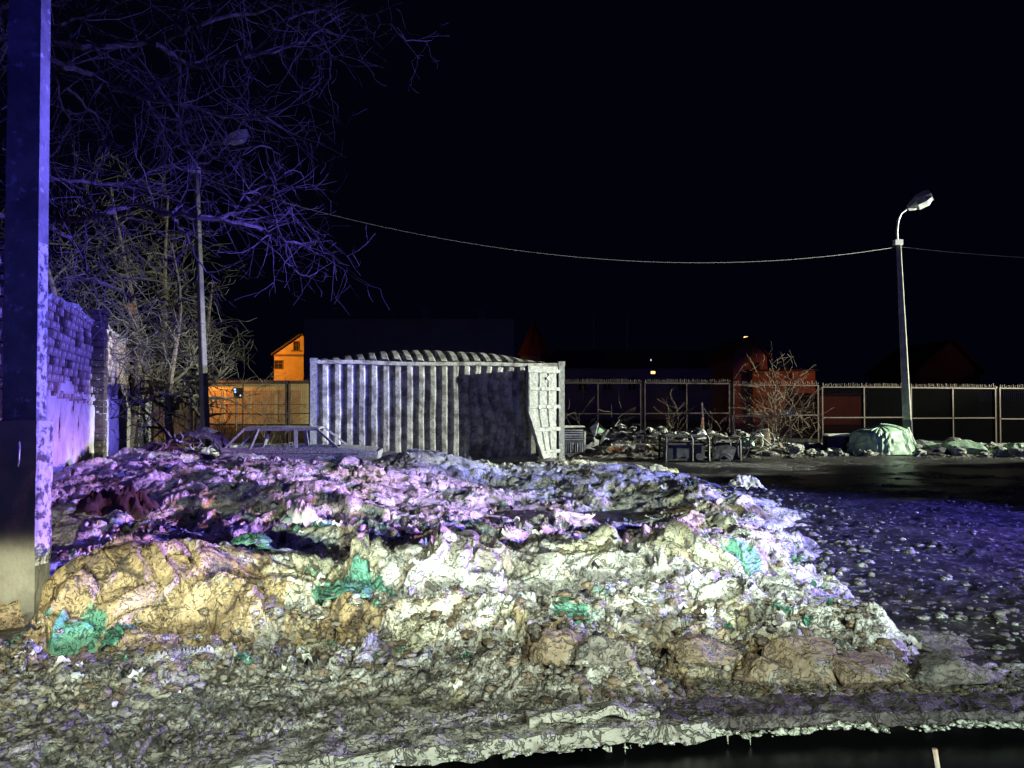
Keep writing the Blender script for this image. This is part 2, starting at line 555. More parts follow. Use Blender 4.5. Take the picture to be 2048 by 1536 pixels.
def heap_base(X, Y):
    H = np.zeros_like(X)
    H += gb(X, Y, -2.55, 5.8, 0.80, 0.62, 0.48)
    H -= gb(X, Y, -3.75, 5.3, 0.40, 0.6, 0.22)                  # tan mound front left
    H += gb(X, Y, -1.0, 6.3, 0.9, 0.6, 0.28, -0.05)
    H += gb(X, Y, 0.5, 6.3, 1.0, 0.6, 0.24, -0.1)
    H += gb(X, Y, -0.3, 7.5, 0.7, 0.35, 0.34, -0.25)
    H += gb(X, Y, 1.3, 7.3, 0.45, 0.3, 0.22)
    H += gb(X, Y, 0.1, 5.3, 0.8, 0.4, 0.12)
    H += gb(X, Y, 1.6, 6.2, 1.1, 0.7, 0.28, -0.25)
    H += gb(X, Y, 1.9, 5.5, 0.5, 0.5, 0.12)
    H += gb(X, Y, 0.8, 5.0, 1.6, 0.45, 0.05, -0.1)
    H += gb(X, Y, -1.6, 8.0, 0.7, 0.4, 0.30, -0.3)
    H += gb(X, Y, 0.6, 8.9, 0.8, 0.35, 0.20, -0.3)               # bright crest
    H += gb(X, Y, 2.2, 8.2, 0.8, 0.7, 0.26)
    H += gb(X, Y, -5.6, 11.5, 2.0, 1.9, 0.52)                     # violet mound along the wall
    H += gb(X, Y, -3.0, 12.6, 2.0, 1.6, 0.46)
    H += gb(X, Y, -2.6, 10.0, 1.5, 0.7, 0.34, -0.2)
    H += gb(X, Y, -4.3, 14.6, 2.6, 1.2, 0.26)
    H += gb(X, Y, -1.6, 15.0, 1.0, 1.0, 0.46)
    H += gb(X, Y, -7.2, 16.0, 1.2, 3.0, 0.55)
    H += gb(X, Y, 2.0, 14.3, 1.2, 2.2, 0.26, 0.15)                # far right ridge
    H += gb(X, Y, 2.9, 11.2, 0.7, 1.2, 0.24, 0.1)
    H += gb(X, Y, 0.4, 16.2, 1.8, 1.3, 0.14)
    H -= gb(X, Y, 0.6, 10.6, 1.8, 0.8, 0.10)
    return H


def heap_mask(X, Y):
    n = fbm(X * 0.9, Y * 0.9, 3, 40) * 0.45
    r = 1 - sstep(-0.35, 0.75, X - heap_right(Y) + n)
    front = sstep(3.7, 4.7, Y + n * 0.6 + np.where(X < 0, 0.0, 0.1))
    back = 1 - sstep(17.6, 19.4, Y + n)
    return r * front * back


def heap_height(X, Y):
    mk = heap_mask(X, Y)
    B = heap_base(X, Y) * mk
    wx = fbm(X * 0.8, Y * 0.8, 3, 11) * 0.5
    wy = fbm(X * 0.8, Y * 0.8, 3, 17) * 0.5
    x, y = X + wx, Y + wy
    amp = 0.30 + 0.70 * mk
    lane = np.exp(-(((X - 0.7) / 1.6) ** 2 + ((Y - 10.6 + 0.35 * (X - .7)) / 0.75) ** 2))
    rough = amp * (1 - 0.85 * lane)
    # slabs and clods separated by crevices, crumpled finely
    wx2 = 0.10 * fbm(x * 2.6, y * 2.6, 3, 111)
    wy2 = 0.10 * fbm(x * 2.6, y * 2.6, 3, 115)
    xs_, ys_ = x + wx2, y + wy2
    near = sstep(13, 7, Y)
    f1, f2, c1 = worley(xs_ * 1.15, ys_ * 1.5, 3)
    e1 = f2 - f1
    slab = (_r1[c1] - 0.5) * 0.12 * sstep(0.0, 0.16, e1) - 0.11 * (1 - sstep(0.0, 0.055, e1))
    g1, g2, c2 = worley(xs_ * 3.0, ys_ * 3.4, 5)
    e2 = g2 - g1
    clod = (_r2[c2] - 0.4) * 0.055 * sstep(0, 0.25, e2) - 0.035 * (1 - sstep(0.0, 0.08, e2))
    k1, k2, c3 = worley(xs_ * 8.5, ys_ * 8.5, 9)
    lump = 0.022 * (1 - k1) * (0.3 + _r1[c3]) - 0.014 * (1 - sstep(0, 0.12, k2 - k1))
    m1, m2, c4 = worley(xs_ * 21, ys_ * 19, 12)
    lump = lump + near * (0.010 * (1 - m1) * (0.2 + _r2[c4]) - 0.006 * (1 - sstep(0, 0.15, m2 - m1)))
    rid = 1 - np.abs(pn(xs_ * 2.2, ys_ * 2.6, 21)) * 2.0
    rid2 = 1 - np.abs(pn(xs_ * 5.5, ys_ * 6.5, 23)) * 2.0
    rid3 = 1 - np.abs(pn(xs_ * 13.0, ys_ * 15.0, 25)) * 2.0
    rid4 = 1 - np.abs(pn(xs_ * 30.0, ys_ * 31.0, 27)) * 2.0
    b1, b2, c5 = worley(xs_ * 1.7 + 0.3, ys_ * 2.1, 15)
    dome = 0.17 * np.clip(1 - (b1 / 0.52) ** 2, 0, 1) ** 0.6 * (_r2[c5] > 0.45) * (0.4 + 0.6 * _r1[c5]) * sstep(4.3, 5.2, Y)
    gran = 0.35 + 0.65 * sstep(5.6, 4.9, Y + 0.4 * wx) + 0.35 * sstep(0.1, 0.5, pn(X * 0.8, Y * 0.9, 44))
    lump = lump * gran
    rid3 = rid3 * gran
    rid4 = rid4 * gran
    D = slab + clod + dome + lump + 0.055 * rid + 0.040 * rid2 + (0.010 + 0.012 * near) * rid3 + 0.009 * near * rid4
    D += 0.12 * pn(X * 0.9, Y * 1.3, 31) + 0.07 * pn(X * 1.9, Y * 2.6, 33)
    D -= 0.03
    fall = sstep(9.5, 6.5, Y) * 0.42 + 0.58
    Z = B + (D * rough) * np.clip(mk * 2.2, 0, 1) * fall - 0.14 * (1 - sstep(0.02, 0.30, mk)) + 0.01
    # front left gravel apron
    ap = sstep(1.35, 0.6, X) * sstep(5.2, 4.2, Y)
    Z = np.maximum(Z, -0.2 + 0 * Z)
    fine = clod * 0.5 + lump + 0.014 * rid2 + 0.014 * rid3 + 0.008 * rid4
    Z += ap * (0.14 * (1 - sstep(0.02, 0.30, mk)) + 0.02 + 0.9 * fine)
    Z = np.where((X > 0.2) & (Y < 4.6), np.maximum(Z, 0.01 + 0.6 * fine), Z)
    return Z, mk


# ---------------------------------------------------------------- the ground of the yard
def yard_height(X, Y):
    z = 0.035 * fbm(X * 0.35, Y * 0.55, 3, 60) + 0.012 * fbm(X * 1.7, Y * 2.6, 3, 63)
    r = 1 - np.abs(pn(X * 4.5, Y * 8, 66)) * 2
    r2 = 1 - np.abs(pn(X * 13, Y * 17, 67)) * 2
    patch = sstep(-0.15, 0.35, fbm(X * 0.6, Y * 0.8, 3, 70))
    r3 = 1 - np.abs(pn(X * 30, Y * 38, 68)) * 2
    rut = sstep(0.1, 0.5, pn((X + 0.25 * Y) * 1.3, Y * 0.25, 69))
    z = z + patch * (0.020 * r + 0.012 * r2 + 0.004 * r3) - 0.018 * rut
    z = z - 0.035 * np.exp(-(((X - 9) / 6.5) ** 2 + ((Y - 17.5) / 2.6) ** 2)) - 0.02
    return z


m_yard = mat('wet_asphalt', (0.022, 0.021, 0.021), 0.42, 0.0, (0.075, 0.07, 0.068), 3.5, 1.0, 30, thr=(0.45, 0.62), base3=(0.34, 0.34, 0.34), thr3=(0.585, 0.64), scale3=14)
X, Y = fan_grid(-46, 46, 620, 2.0, 32.0, 560)
Z = yard_height(X, Y)
pit = sstep(0.10, -0.02, Y - np.interp(X, [-3.5, -1.0, 0.5, 1.6, 3.2, 4.6], [2.48, 3.36, 3.68, 3.84, 3.88, 3.93]))
Z -= 0.42 * pit
me, _ = grid_mesh('asphalt_yard', X, Y, Z)
tag(link_mesh('asphalt_yard', me, m_yard), kind='structure')

mb = MB()
ring = [(-400, -60), (400, -60), (400, 600), (-400, 600)]
mb.add([(-400, 31.4, -0.08), (400, 31.4, -0.08), (400, 600, -0.08), (-400, 600, -0.08), (-400, -60, -0.6), (400, -60, -0.6), (400, 31.5, -0.6), (-400, 31.5, -0.6)], [(0, 1, 2, 3), (4, 5, 6, 7)])
tag(mb.build('ground', m_yard), kind='structure')
# standing water
m_water = mat('dark_water', (0.002, 0.002, 0.003), 0.34, 0.0, bump=0.15, bscale=6)
mb = MB()
mb.grid(lambda u, v: (1.5 + 22 * u, 11.5 + 10.0 * v, -0.043), 4, 4)
tag(mb.build('puddle', m_water), kind='structure')
mb = MB()
mb.grid(lambda u, v: (-2.6 + 9 * u, 1.2 + 2.74 * v, -0.045), 4, 4)
tag(mb.build('water', m_water), kind='structure')

# ---------------------------------------------------------------- the heap of dirty snow and rubbish
X, Y = fan_grid(-43, 40, 1180, 2.3, 20.5, 760)
wallx = -6.17 - 0.38 * (Y - 9.0)
Z, mk = heap_height(X, Y)
ox = 0.05 * pn(X * 3.3, Y * 3.3, 80) + 0.018 * pn(X * 9, Y * 9, 81)
oy = 0.05 * pn(X * 3.3, Y * 3.3, 82) + 0.018 * pn(X * 9, Y * 9, 83)
front_edge = np.interp(X, [-3.5, -1.0, 0.5, 1.6, 3.2, 4.6], [2.4, 3.28, 3.55, 3.78, 3.84, 3.9]) + 0.19
keep = ((mk > 0.03) | ((X < 3.2) & (Y < 5.2))) & (Y > front_edge) & (X > wallx - 0.3)
me, used = grid_mesh('snow_heap', X + ox * np.clip(mk * 2, 0, 1), Y + oy * np.clip(mk * 2, 0, 1), Z, keep)
# colour of the stuff itself: dirty snow, clay, green plastic film, soot
n1 = fbm(X * 0.7, Y * 0.9, 4, 90)
n2 = fbm(X * 2.3, Y * 2.9, 4, 94)
n3 = fbm(X * 9, Y * 11, 4, 97)
snow = np.stack([0.60 + 0 * X, 0.62 + 0 * X, 0.585 + 0 * X], -1)
clay = np.array([0.40, 0.285, 0.135])
drab = np.array([0.25, 0.235, 0.19])
green = np.array([0.07, 0.36, 0.25])
sootc = np.array([0.045, 0.042, 0.04])
yel = np.array([0.58, 0.55, 0.28])


def mixc(c, k, f):
    return c * (1 - f[..., None]) + k * f[..., None]


C = snow
C = mixc(C, drab, 0.75 * sstep(0.02, 0.35, n2 * 0.7 + n1 * 0.3))
C = mixc(C, yel, 0.5 * sstep(0.15, 0.45, fbm(X * 1.1, Y * 1.3, 3, 101)))
tan_m = np.exp(-(((X + 3.0) / 1.25) ** 2 + ((Y - 5.3) / 1.0) ** 2)) * 1.25 + 0.8 * np.exp(-(((X - 0.9) / 1.3) ** 2 + ((Y - 4.5) / 0.4) ** 2)) \
    + 0.5 * np.exp(-(((X + 1.2) / 1.2) ** 2 + ((Y - 5.2) / 0.5) ** 2)) + 0.5 * np.exp(-(((X - 2.2) / 1.3) ** 2 + ((Y - 10.2) / 0.9) ** 2))
C = mixc(C, clay, 0.9 * sstep(0.30, 0.75, tan_m + 0.45 * n2 + 0.25 * n3))
C = mixc(C, drab * 0.8, 0.8 * sstep(4.9, 4.3, Y + 0.35 * n2) * sstep(-0.5, 0.3, n3 + 0.3))
C = mixc(C, sootc, 0.85 * sstep(0.30, 0.50, n3 * 0.6 + n2 * 0.45))
for gx, gy, gr in ((-2.1, 6.35, .28), (-1.15, 5.75, .30), (-2.72, 4.85, .26), (0.45, 5.25, .32), (-0.9, 7.0, .25), (1.9, 6.1, .2), (-1.8, 8.2, .35), (1.7, 9.6, .3)):
    d = np.hypot(X - gx, (Y - gy) * 1.2) + 0.22 * n2 + 0.05 * n3
    C = mixc(C, green, 0.85 * (1 - sstep(gr * 0.55, gr * 0.8, d)))
C = np.clip(C * (1 + 0.22 * n3[..., None]), 0.01, 0.82)
ca = me.color_attributes.new('tint', 'FLOAT_COLOR', 'POINT')
cc = np.ones((len(used), 4), dtype=np.float32)
cc[:, :3] = C.reshape(-1, 3)[used]
ca.data.foreach_set('color', cc.ravel())
m_heap = bpy.data.materials.new('dirty_snow_and_rubbish')
m_heap.use_nodes = True
n = m_heap.node_tree
b = n.nodes['Principled BSDF']
at = n.nodes.new('ShaderNodeAttribute')
at.attribute_name = 'tint'
tc = n.nodes.new('ShaderNodeTexCoord')
tn = n.nodes.new('ShaderNodeTexNoise')
tn.inputs['Scale'].default_value = 38
tn.inputs['Detail'].default_value = 6
tn.inputs['Distortion'].default_value = 1.2
n.links.new(tc.outputs['Object'], tn.inputs['Vector'])
mr = n.nodes.new('ShaderNodeMapRange')
mr.inputs[1].default_value = 0.3
mr.inputs[2].default_value = 0.7
mr.inputs[3].default_value = 0.62
mr.inputs[4].default_value = 1.22
n.links.new(tn.outputs[0], mr.inputs[0])
mul = n.nodes.new('ShaderNodeVectorMath')
mul.operation = 'SCALE'
n.links.new(at.outputs['Color'], mul.inputs[0])
n.links.new(mr.outputs[0], mul.inputs['Scale'])
n.links.new(mul.outputs[0], b.inputs['Base Color'])
b.inputs['Roughness'].default_value = 0.5
bp = n.nodes.new('ShaderNodeBump')
bp.inputs['Strength'].default_value = 0.8
bp.inputs['Distance'].default_value = 0.012
n.links.new(tn.outputs[0], bp.inputs['Height'])
n.links.new(bp.outputs[0], b.inputs['Normal'])
add_veins(m_heap, 5.5, 15.0, amt=0.8, w1=0.024, w2=0.024, bump=0.6)
ho = link_mesh('snow_heap', me, m_heap)
tag(ho, 'long lumpy heap of dirty snow and clay mixed with rubbish across the yard', 'snow heap', kind='stuff')


def hz(x, y):
    a, mk_ = heap_height(np.array([[x]], dtype=float), np.array([[y]], dtype=float))
    return max(float(a[0, 0]) if mk_[0, 0] > 0.03 else -1, float(yard_height(np.array([x]), np.array([y]))[0]))


# ---------------------------------------------------------------- lumps (rock, ice, crumpled bag)
def lump_mesh(name, seed, sx, sy, sz, sub=3, amp=0.35, fr=1.6, flat=True, ridge=0.5, cuts=8):
    rc = random.Random(seed * 13 + 1)
    planes = [(Vector((rc.gauss(0, 1), rc.gauss(0, 1), rc.gauss(0.3, 1))).normalized(), rc.uniform(.55, .85)) for _ in range(cuts)]
    bm = bmesh.new()
    bmesh.ops.create_icosphere(bm, subdivisions=sub, radius=1.0)
    o = Vector((seed * 7.31, seed * 3.7, seed * 1.9))
    for v in bm.verts:
        p = v.co.copy()
        d = mnoise.noise(p * fr + o) + 0.5 * mnoise.noise(p * fr * 2.3 + o)
        rr = (0.5 - abs(mnoise.noise(p * fr * 1.7 + o * 2))) * ridge
        r2 = (0.5 - abs(mnoise.noise(p * fr * 4.1 + o * 3))) * ridge * 0.4
        r3 = (0.5 - abs(mnoise.noise(p * fr * 9.0 + o))) * ridge * 0.22
        pf = p.copy()
        for (n_, d_) in planes:
            t_ = pf.dot(n_) - d_
            if t_ > 0:
                pf -= n_ * t_ * .92
        v.co = pf * (1 + amp * (0.55 * d + 0.8 * rr + r2 + r3 - 0.1))
        if flat and v.co.z < -0.35:
            v.co.z = -0.35 + (v.co.z + 0.35) * 0.2
        v.co.x *= sx
        v.co.y *= sy
        v.co.z *= sz
    me = bpy.data.meshes.new(name)
    bm.to_mesh(me)
    bm.free()
    if sub > 3:
        me.shade_smooth()
    return me


def put_lump(name, px, py, Yd, w, h, m, seed, label, cat, group=None, sub=5, amp=0.3, fr=1.5, ridge=0.5, depth=None):
    """px,py: where its foot stands as seen in the photo, Yd its distance"""
    x = PX(px, Yd)
    if name == 'boulder':
        w, h = w * 1.18, h * 0.86
    me = lump_mesh(name, seed, w / 2, (depth or w * 0.8) / 2, h * 0.62, sub, amp, fr, ridge=ridge)
    o = link_mesh(name, me, m)
    o.location = (x, Yd, hz(x, Yd) + h * 0.10)
    return tag(o, label, cat, group)


put_lump('boulder', 1522, 1400, 4.35, 0.26, 0.26, M['rock'], 1, 'small brown boulder left of the large rounded one in the foreground', 'boulder', amp=0.3)
put_lump('boulder', 1608, 1400, 4.45, 0.42, 0.32, M['rock'], 2, 'large rounded tan boulder in the middle of the foreground group', 'boulder', amp=0.22)
put_lump('boulder', 1715, 1400, 4.4, 0.44, 0.24, M['rock'], 3, 'wide grey brown boulder sloping down at the right of the foreground group', 'boulder', amp=0.3)
put_lump('boulder', 1128, 1420, 4.3, 0.33, 0.28, M['rock'], 4, 'steep brown clod standing alone near the broken slab in the middle', 'boulder', amp=0.35)
put_lump('boulder', 1210, 1420, 4.2, 0.30, 0.17, M['rock_grey'], 5, 'low grey clod beside the steep brown clod', 'boulder', amp=0.4)
put_lump('boulder', 1850, 1270, 5.2, 0.50, 0.18, M['rock_grey'], 6, 'flat grey lump lying alone on the violet lit asphalt', 'boulder', amp=0.4)
put_lump('boulder', 1880, 1385, 4.4, 0.42, 0.17, M['rock_grey'], 7, 'dark lump close to the right edge of the slab', 'boulder', amp=0.4)
put_lump('boulder', 1390, 1400, 4.45, 0.38, 0.2, M['rock'], 8, 'brown lump wedged into the heap left of the boulder group', 'boulder', amp=0.4)

# loose clods and shreds too many to count
rng = random.Random(5)
base_l = [lump_mesh('clod', 50 + k, 1, 1, 0.7, 1, 0.6, 2.4, ridge=1.0) for k in range(10)]
VV, FF, off = [], [], 0
arr = []
for me_ in base_l:
    v = np.empty(len(me_.vertices) * 3)
    me_.vertices.foreach_get('co', v)
    f = np.empty(len(me_.polygons) * 3, dtype=np.int32)
    me_.polygons.foreach_get('vertices', f)
    arr.append((v.reshape(-1, 3), f.reshape(-1, 3)))
rn = np.random.RandomState(3)


def scatter_clods(name, m, pts, rmin, rmax, label, cat, flat=0.8, power=3.0):
    VV, FF, off = [], [], 0
    for (x, y, z) in pts:
        v, f = arr[rn.randint(len(arr))]
        r = rmin + (rmax - rmin) * rn.rand() ** power
        a = rn.rand() * 6.28
        c, s = math.cos(a), math.sin(a)
        sx, sy, sz = r * (0.7 + rn.rand() * .9), r * (0.7 + rn.rand() * .6), r * flat * (0.6 + rn.rand() * .8)
        q = v * np.array([sx, sy, sz])
        q = np.stack([q[:, 0] * c - q[:, 1] * s, q[:, 0] * s + q[:, 1] * c, q[:, 2]], -1) + np.array([x, y, z + r * 0.15])
        VV.append(q)
        FF.append(f + off)
        off += len(v)
    V = np.concatenate(VV)
    Fc = np.concatenate(FF)
    me = bpy.data.meshes.new(name)
    me.vertices.add(len(V))
    me.vertices.foreach_set('co', V.ravel().astype(np.float32))
    me.loops.add(Fc.size)
    me.loops.foreach_set('vertex_index', Fc.ravel().astype(np.int32))
    me.polygons.add(len(Fc))
    me.polygons.foreach_set('loop_start', np.arange(0, Fc.size, 3, dtype=np.int32))
    me.polygons.foreach_set('loop_total', np.full(len(Fc), 3, dtype=np.int32))
    me.update(calc_edges=True)
    o = link_mesh(name, me, m)
    return tag(o, label, cat, kind='stuff')


def heap_pts(nn, x0, x1, y0, y1, need=0.1):
    x = x0 + (x1 - x0) * rn.rand(nn)
    y = y0 + (y1 - y0) * rn.rand(nn) ** 1.3
    z, mk_ = heap_height(x, y)
    tan_ = np.hypot((x + 2.65) / 1.05, (y - 5.75) / 0.75)
    k = (mk_ > need) & (x > -6.1 - 0.38 * (y - 9)) & (tan_ > 0.8 + 0.5 * rn.rand(nn))
    return np.stack([x, y, z], -1)[k]


scatter_clods('snow_clods', M['clod_snow'], np.concatenate([heap_pts(1300, -7, 4.3, 3.6, 18), heap_pts(2900, -3.5, 2.4, 3.5, 5.6)]), 0.006, 0.052, 'loose clods of grey snow strewn over the heap', 'clods')
scatter_clods('earth_clods', M['rock'], np.concatenate([heap_pts(900, -4, 3.2, 4, 9), heap_pts(3600, -3.5, 2.4, 3.5, 5.4)]), 0.006, 0.045, 'loose brown clods of earth strewn over the heap', 'clods')
x = -3.3 + 6.4 * rn.rand(6000)
y = 3.3 + 1.5 * rn.rand(6000)
z, _m = heap_height(x, y)
scatter_clods('gravel', M['rock_grey'], np.stack([x, y, z], -1)[(y > np.interp(x, [-3.5, -1.0, 0.5, 1.6, 3.2], [2.4, 3.45, 3.72, 3.95, 4.0])) & (z > 0)], 0.006, 0.03, 'loose gravel in front of the heap at lower left', 'gravel')
_y = 4.6 + 11 * rn.rand(1500)
_x = heap_right(_y) - 0.25 - 0.55 * np.log(1 - 0.97 * rn.rand(1500))
scatter_clods('margin_lumps', M['clod_snow'], np.stack([_x, _y, yard_height(_x, _y)], -1), 0.008, 0.055, 'small lumps thinning out along the right edge of the heap', 'lumps', 0.7, 2.2)
x = 1.8 + 9 * rn.rand(3000) ** 1.7
y = 4.0 + 12 * rn.rand(3000) ** 1.4
_k = pn(x * 0.9, y * 0.8, 88) > 0.08
x, y = x[_k], y[_k]
z = yard_height(x, y)
scatter_clods('road_grit', M['rock_grey'], np.stack([x + .4, y * 1.05, yard_height(x + .4, y * 1.05)], -1)[x > heap_right(y) - 0.3], 0.006, 0.05, 'dark grit scattered on the wet asphalt', 'grit', 0.5)
scatter_clods('ice_crumbs', M['ice'], np.stack([x, y, z], -1)[x > heap_right(y) - 0.3], 0.006, 0.035, 'crumbs of ice and grit scattered on the wet asphalt', 'ice crumbs', 0.5)


# green plastic sheets half buried in the heap
def sheet(name, m, px, Yd, w, d, h, seed, label, cat, dz=0.02, nu=26, nv=18):
    x0 = PX(px, Yd)
    o = Vector((seed * 5.1, seed * 2.3, seed))

    def fn(u, v):
        x = (u - .5) * w
        y = (v - .5) * d
        p = Vector((x * 3.2 / w * 1.2, y * 3 / d, 0)) + o
        r = (0.5 - abs(mnoise.noise(p * 1.3))) + 0.45 * (0.5 - abs(mnoise.noise(p * 3.1)))
        e = 1 - 0.55 * (abs(u - .5) * 2) ** 3
        return (x * (1 + 0.3 * mnoise.noise(p * 0.9)), y + 0.15 * d * mnoise.noise(p + o), h * (r + 0.35) * e * (0.45 + 0.55 * math.sin(math.pi * v)))
    mb_ = MB()
    mb_.grid(fn, nu, nv)
    ob = mb_.build(name, m, smooth=True)
    md = ob.modifiers.new('thick', 'SOLIDIFY')
    md.thickness = 0.006
    ob.location = (x0, Yd, hz(x0, Yd) + dz)
    return tag(ob, label, cat)


sheet('plastic_sheet', M['green_sheet'], 250, 4.95, 0.22, 0.2, 0.2, 3, 'crumpled green plastic sheet at the foot of the tan mound', 'plastic sheet', dz=0.0)
sheet('plastic_sheet', M['green_sheet'], 700, 5.55, 0.34, 0.24, 0.10, 5, 'green plastic sheet in the middle of the heap below the bright crest', 'plastic sheet', dz=0.03)
sheet('plastic_sheet', M['green_sheet'], 505, 6.2, 0.32, 0.22, 0.12, 8, 'pale green plastic sheet on top of the heap right of the tan mound', 'plastic sheet', dz=0.03)
sheet('plastic_sheet', M['cloth'], 600, 8.6, 0.40, 0.3, 0.38, 12, 'pale crumpled plastic sheet standing up at the edge of the violet mound', 'plastic sheet', dz=0.05)
sheet('plastic_sheet', M['cloth'], 1490, 11.7, 0.5, 0.4, 0.24, 14, 'pinkish crumpled sheet on the crest at the right edge of the heap', 'plastic sheet', dz=0.05)
sheet('brown_blanket', mat('brown_felt', (0.05, 0.028, 0.026), 0.95, 0, (0.03, 0.02, 0.02), 6, 0.5, 30), 235, 9.0, 0.9, 0.5, 0.42, 17, 'dark brown blanket bulging out of the violet mound near the wall', 'blanket', dz=0.08)

# torn shreds of film and cloth lying on the heap, too many to count
def shreds(name, m, pts, label, seed):
    rg = random.Random(seed)
    vs, fs = [], []
    for (x, y, z) in pts:
        r = rg.uniform(.02, .07)
        a0 = rg.uniform(0, 6.28)
        b = len(vs)
        for i in range(5):
            for j in range(4):
                u, v = (i - 2) / 2 * r * rg.uniform(.7, 1.1), (j - 1.5) / 1.5 * r * .5 * rg.uniform(.6, 1.1)
                zz = r * (0.35 * math.sin(i * 1.7 + a0) + 0.3 * math.sin(j * 2.1 + a0 * 3) + rg.uniform(-.15, .15)) + r * .35
                vs.append((x + u * math.cos(a0) - v * math.sin(a0), y + u * math.sin(a0) + v * math.cos(a0), z + zz))
        for i in range(4):
            for j in range(3):
                k = b + i * 4 + j
                fs.append((k, k + 1, k + 5, k + 4))
    mb_ = MB()
    mb_.add(vs, fs)
    o_ = mb_.build(name, m)
    return tag(o_, label, 'shreds', kind='stuff')


shreds('cloth_shreds', M['cloth'], heap_pts(350, -6, 3.2, 4.0, 15), 'pale torn shreds of cloth and film strewn on the heap', 1)
shreds('film_shreds', M['green_sheet'], heap_pts(160, -4, 3.0, 4.3, 12), 'green torn shreds of film strewn on the heap', 2)
shreds('dark_shreds', M['black'], heap_pts(260, -5, 3.0, 4.0, 13), 'black torn shreds of film strewn on the heap', 3)

# ---------------------------------------------------------------- slab edge along the dark water (bottom right)
def rough_box(path, w, h, m, name, parent=None, seed=0, seg=60, amp=0.02, z0=0.0):
    """a rough bar that follows the path; w wide towards +Y, h thick"""
    P_ = [Vector(p) for p in path]
    L = [0]
    for i in range(1, len(P_)):
        L.append(L[-1] + (P_[i] - P_[i - 1]).length)

    def at_(t):
        s = t * L[-1]
        for i in range(1, len(P_)):
            if s <= L[i] + 1e-9:
                k = (s - L[i - 1]) / (L[i] - L[i - 1])
                return P_[i - 1].lerp(P_[i], k), (P_[i] - P_[i - 1]).normalized()
        return P_[-1], (P_[-1] - P_[-2]).normalized()
    prof = []
    for k in range(7):
        prof.append((w * k / 6, 0))
    for k in range(1, 4):
        prof.append((w, -h * k / 3))
    for k in range(5, -1, -1):
        prof.append((w * k / 6, -h))
    for k in range(2, 0, -1):
        prof.append((0, -h * k / 3))
    npf = len(prof)
    vs, fs = [], []
    for i in range(seg + 1):
        c, d = at_(i / seg)
        nrm = Vector((-d.y, d.x, 0))
        for (a, bb) in prof:
            p = c + nrm * a + Vector((0, 0, bb))
            q = p * 5.0 + Vector((seed, 0, 0))
            p = p + Vector((mnoise.noise(q), mnoise.noise(q + Vector((9, 0, 0))), mnoise.noise(q * 1.6 + Vector((0, 9, 0))))) * amp \
                + Vector((0, mnoise.noise(q * 4) * amp * .5, (0.5 - abs(mnoise.noise(q * 3.5))) * amp * .8))
            vs.append(p)
    for i in range(seg):
        for k in range(npf):
            k2 = (k + 1) % npf
            fs.append((i * npf + k, i * npf + k2, (i + 1) * npf + k2, (i + 1) * npf + k))
    fs.append(tuple(range(npf)))
    fs.append(tuple(seg * npf + k for k in range(npf))[::-1])
    mb_ = MB()
    mb_.add(vs, fs)
    o = mb_.build(name, m, parent)
    bm = bmesh.new()
    bm.from_mesh(o.data)
    bmesh.ops.recalc_face_normals(bm, faces=bm.faces)
    bm.to_mesh(o.data)
    bm.free()
    return o


kb = empty('slab_edge', (1.2, 3.78, 0), 0, 'long rough slab edge over the dark water, frosted at its broken left end', 'slab')
kb_i = Vector((1.2, 3.7, 0))


def rel(path, o_=kb_i):
    return [Vector(p) - o_ for p in path]


rough_box(rel([(0.58, 3.58, 0.085), (1.6, 3.68, 0.08), (3.2, 3.72, 0.08), (4.6, 3.77, 0.08)]), 0.24, 0.07, M['dark_slab'], 'slab', kb, 1, 260, 0.022)
rough_box(rel([(-1.95, 2.95, 0.05), (-0.4, 3.32, 0.075), (0.15, 3.43, 0.085), (0.95, 3.58, 0.075)]), 0.25, 0.08, M['frost_slab'], 'slab', kb, 4, 180, 0.022)
rough_box(rel([(0.10, 3.50, 0.125), (0.40, 3.56, 0.145), (0.70, 3.60, 0.11)]), 0.10, 0.04, M['frost_slab'], 'broken_piece', kb, 7, 20, 0.03)
# crust of ice along the lower edge, one part
mb = MB()
rr = random.Random(2)
cr = empty('ice_crust', (0, 0, 0))
bpy.data.objects.remove(cr)
pts = []
for i in range(520):
    t = rr.random()
    xx = 0.9 + 3.6 * t
    yy = np.interp(xx, [0.6, 1.6, 3.2, 4.6], [3.56, 3.66, 3.70, 3.75]) - 0.012
    pts.append((xx, yy + .008, 0.022 + rr.uniform(-0.014, 0.012) + 0.01 * math.sin(xx * 9)))
for i in range(200):
    xx = -1.5 + 2.3 * rr.random()
    yy = np.interp(xx, [-1.75, -.4, .63], [3.02, 3.30, 3.47]) - 0.012
    if i % 2:
        pts.append((xx, yy + .01, 0.028 + rr.uniform(-0.012, 0.012)))
co = scatter_clods('ice_crust', M['crust'], pts, 0.004, 0.024, None, None, 0.7, 1.6)
co.parent = kb
co.location = -kb_i
for (ix, il) in ((0.885, .07), (0.93, .05), (1.02, .10), (1.13, .12), (1.16, .05), (1.40, .05), (0.52, .11), (0.45, .05)):
    yy = np.interp(ix, [0.45, .6, 1.6, 3.2], [3.46, 3.56, 3.66, 3.70])
    mb = MB()
    mb.tube([Vector((ix, yy, 0.02)) - kb_i, Vector((ix + .004, yy, 0.02 - il * .5)) - kb_i], [0.005, 0.0015], 5)
    mb.build('icicle', M['crust'], kb)
mb = MB()
mb.tube([(1.86, 3.42, 0.065), (1.872, 3.41, -0.05), (1.88, 3.40, -0.26)], [0.012, 0.011, 0.011], 6)
tag(mb.build('stake', M['redwhite']), 'thin pale stake standing in the dark water at lower right', 'stake')
mb = MB()
mb.box((0.48, 3.30, -0.08), (0.03, 0.02, 0.22), jit=.004)
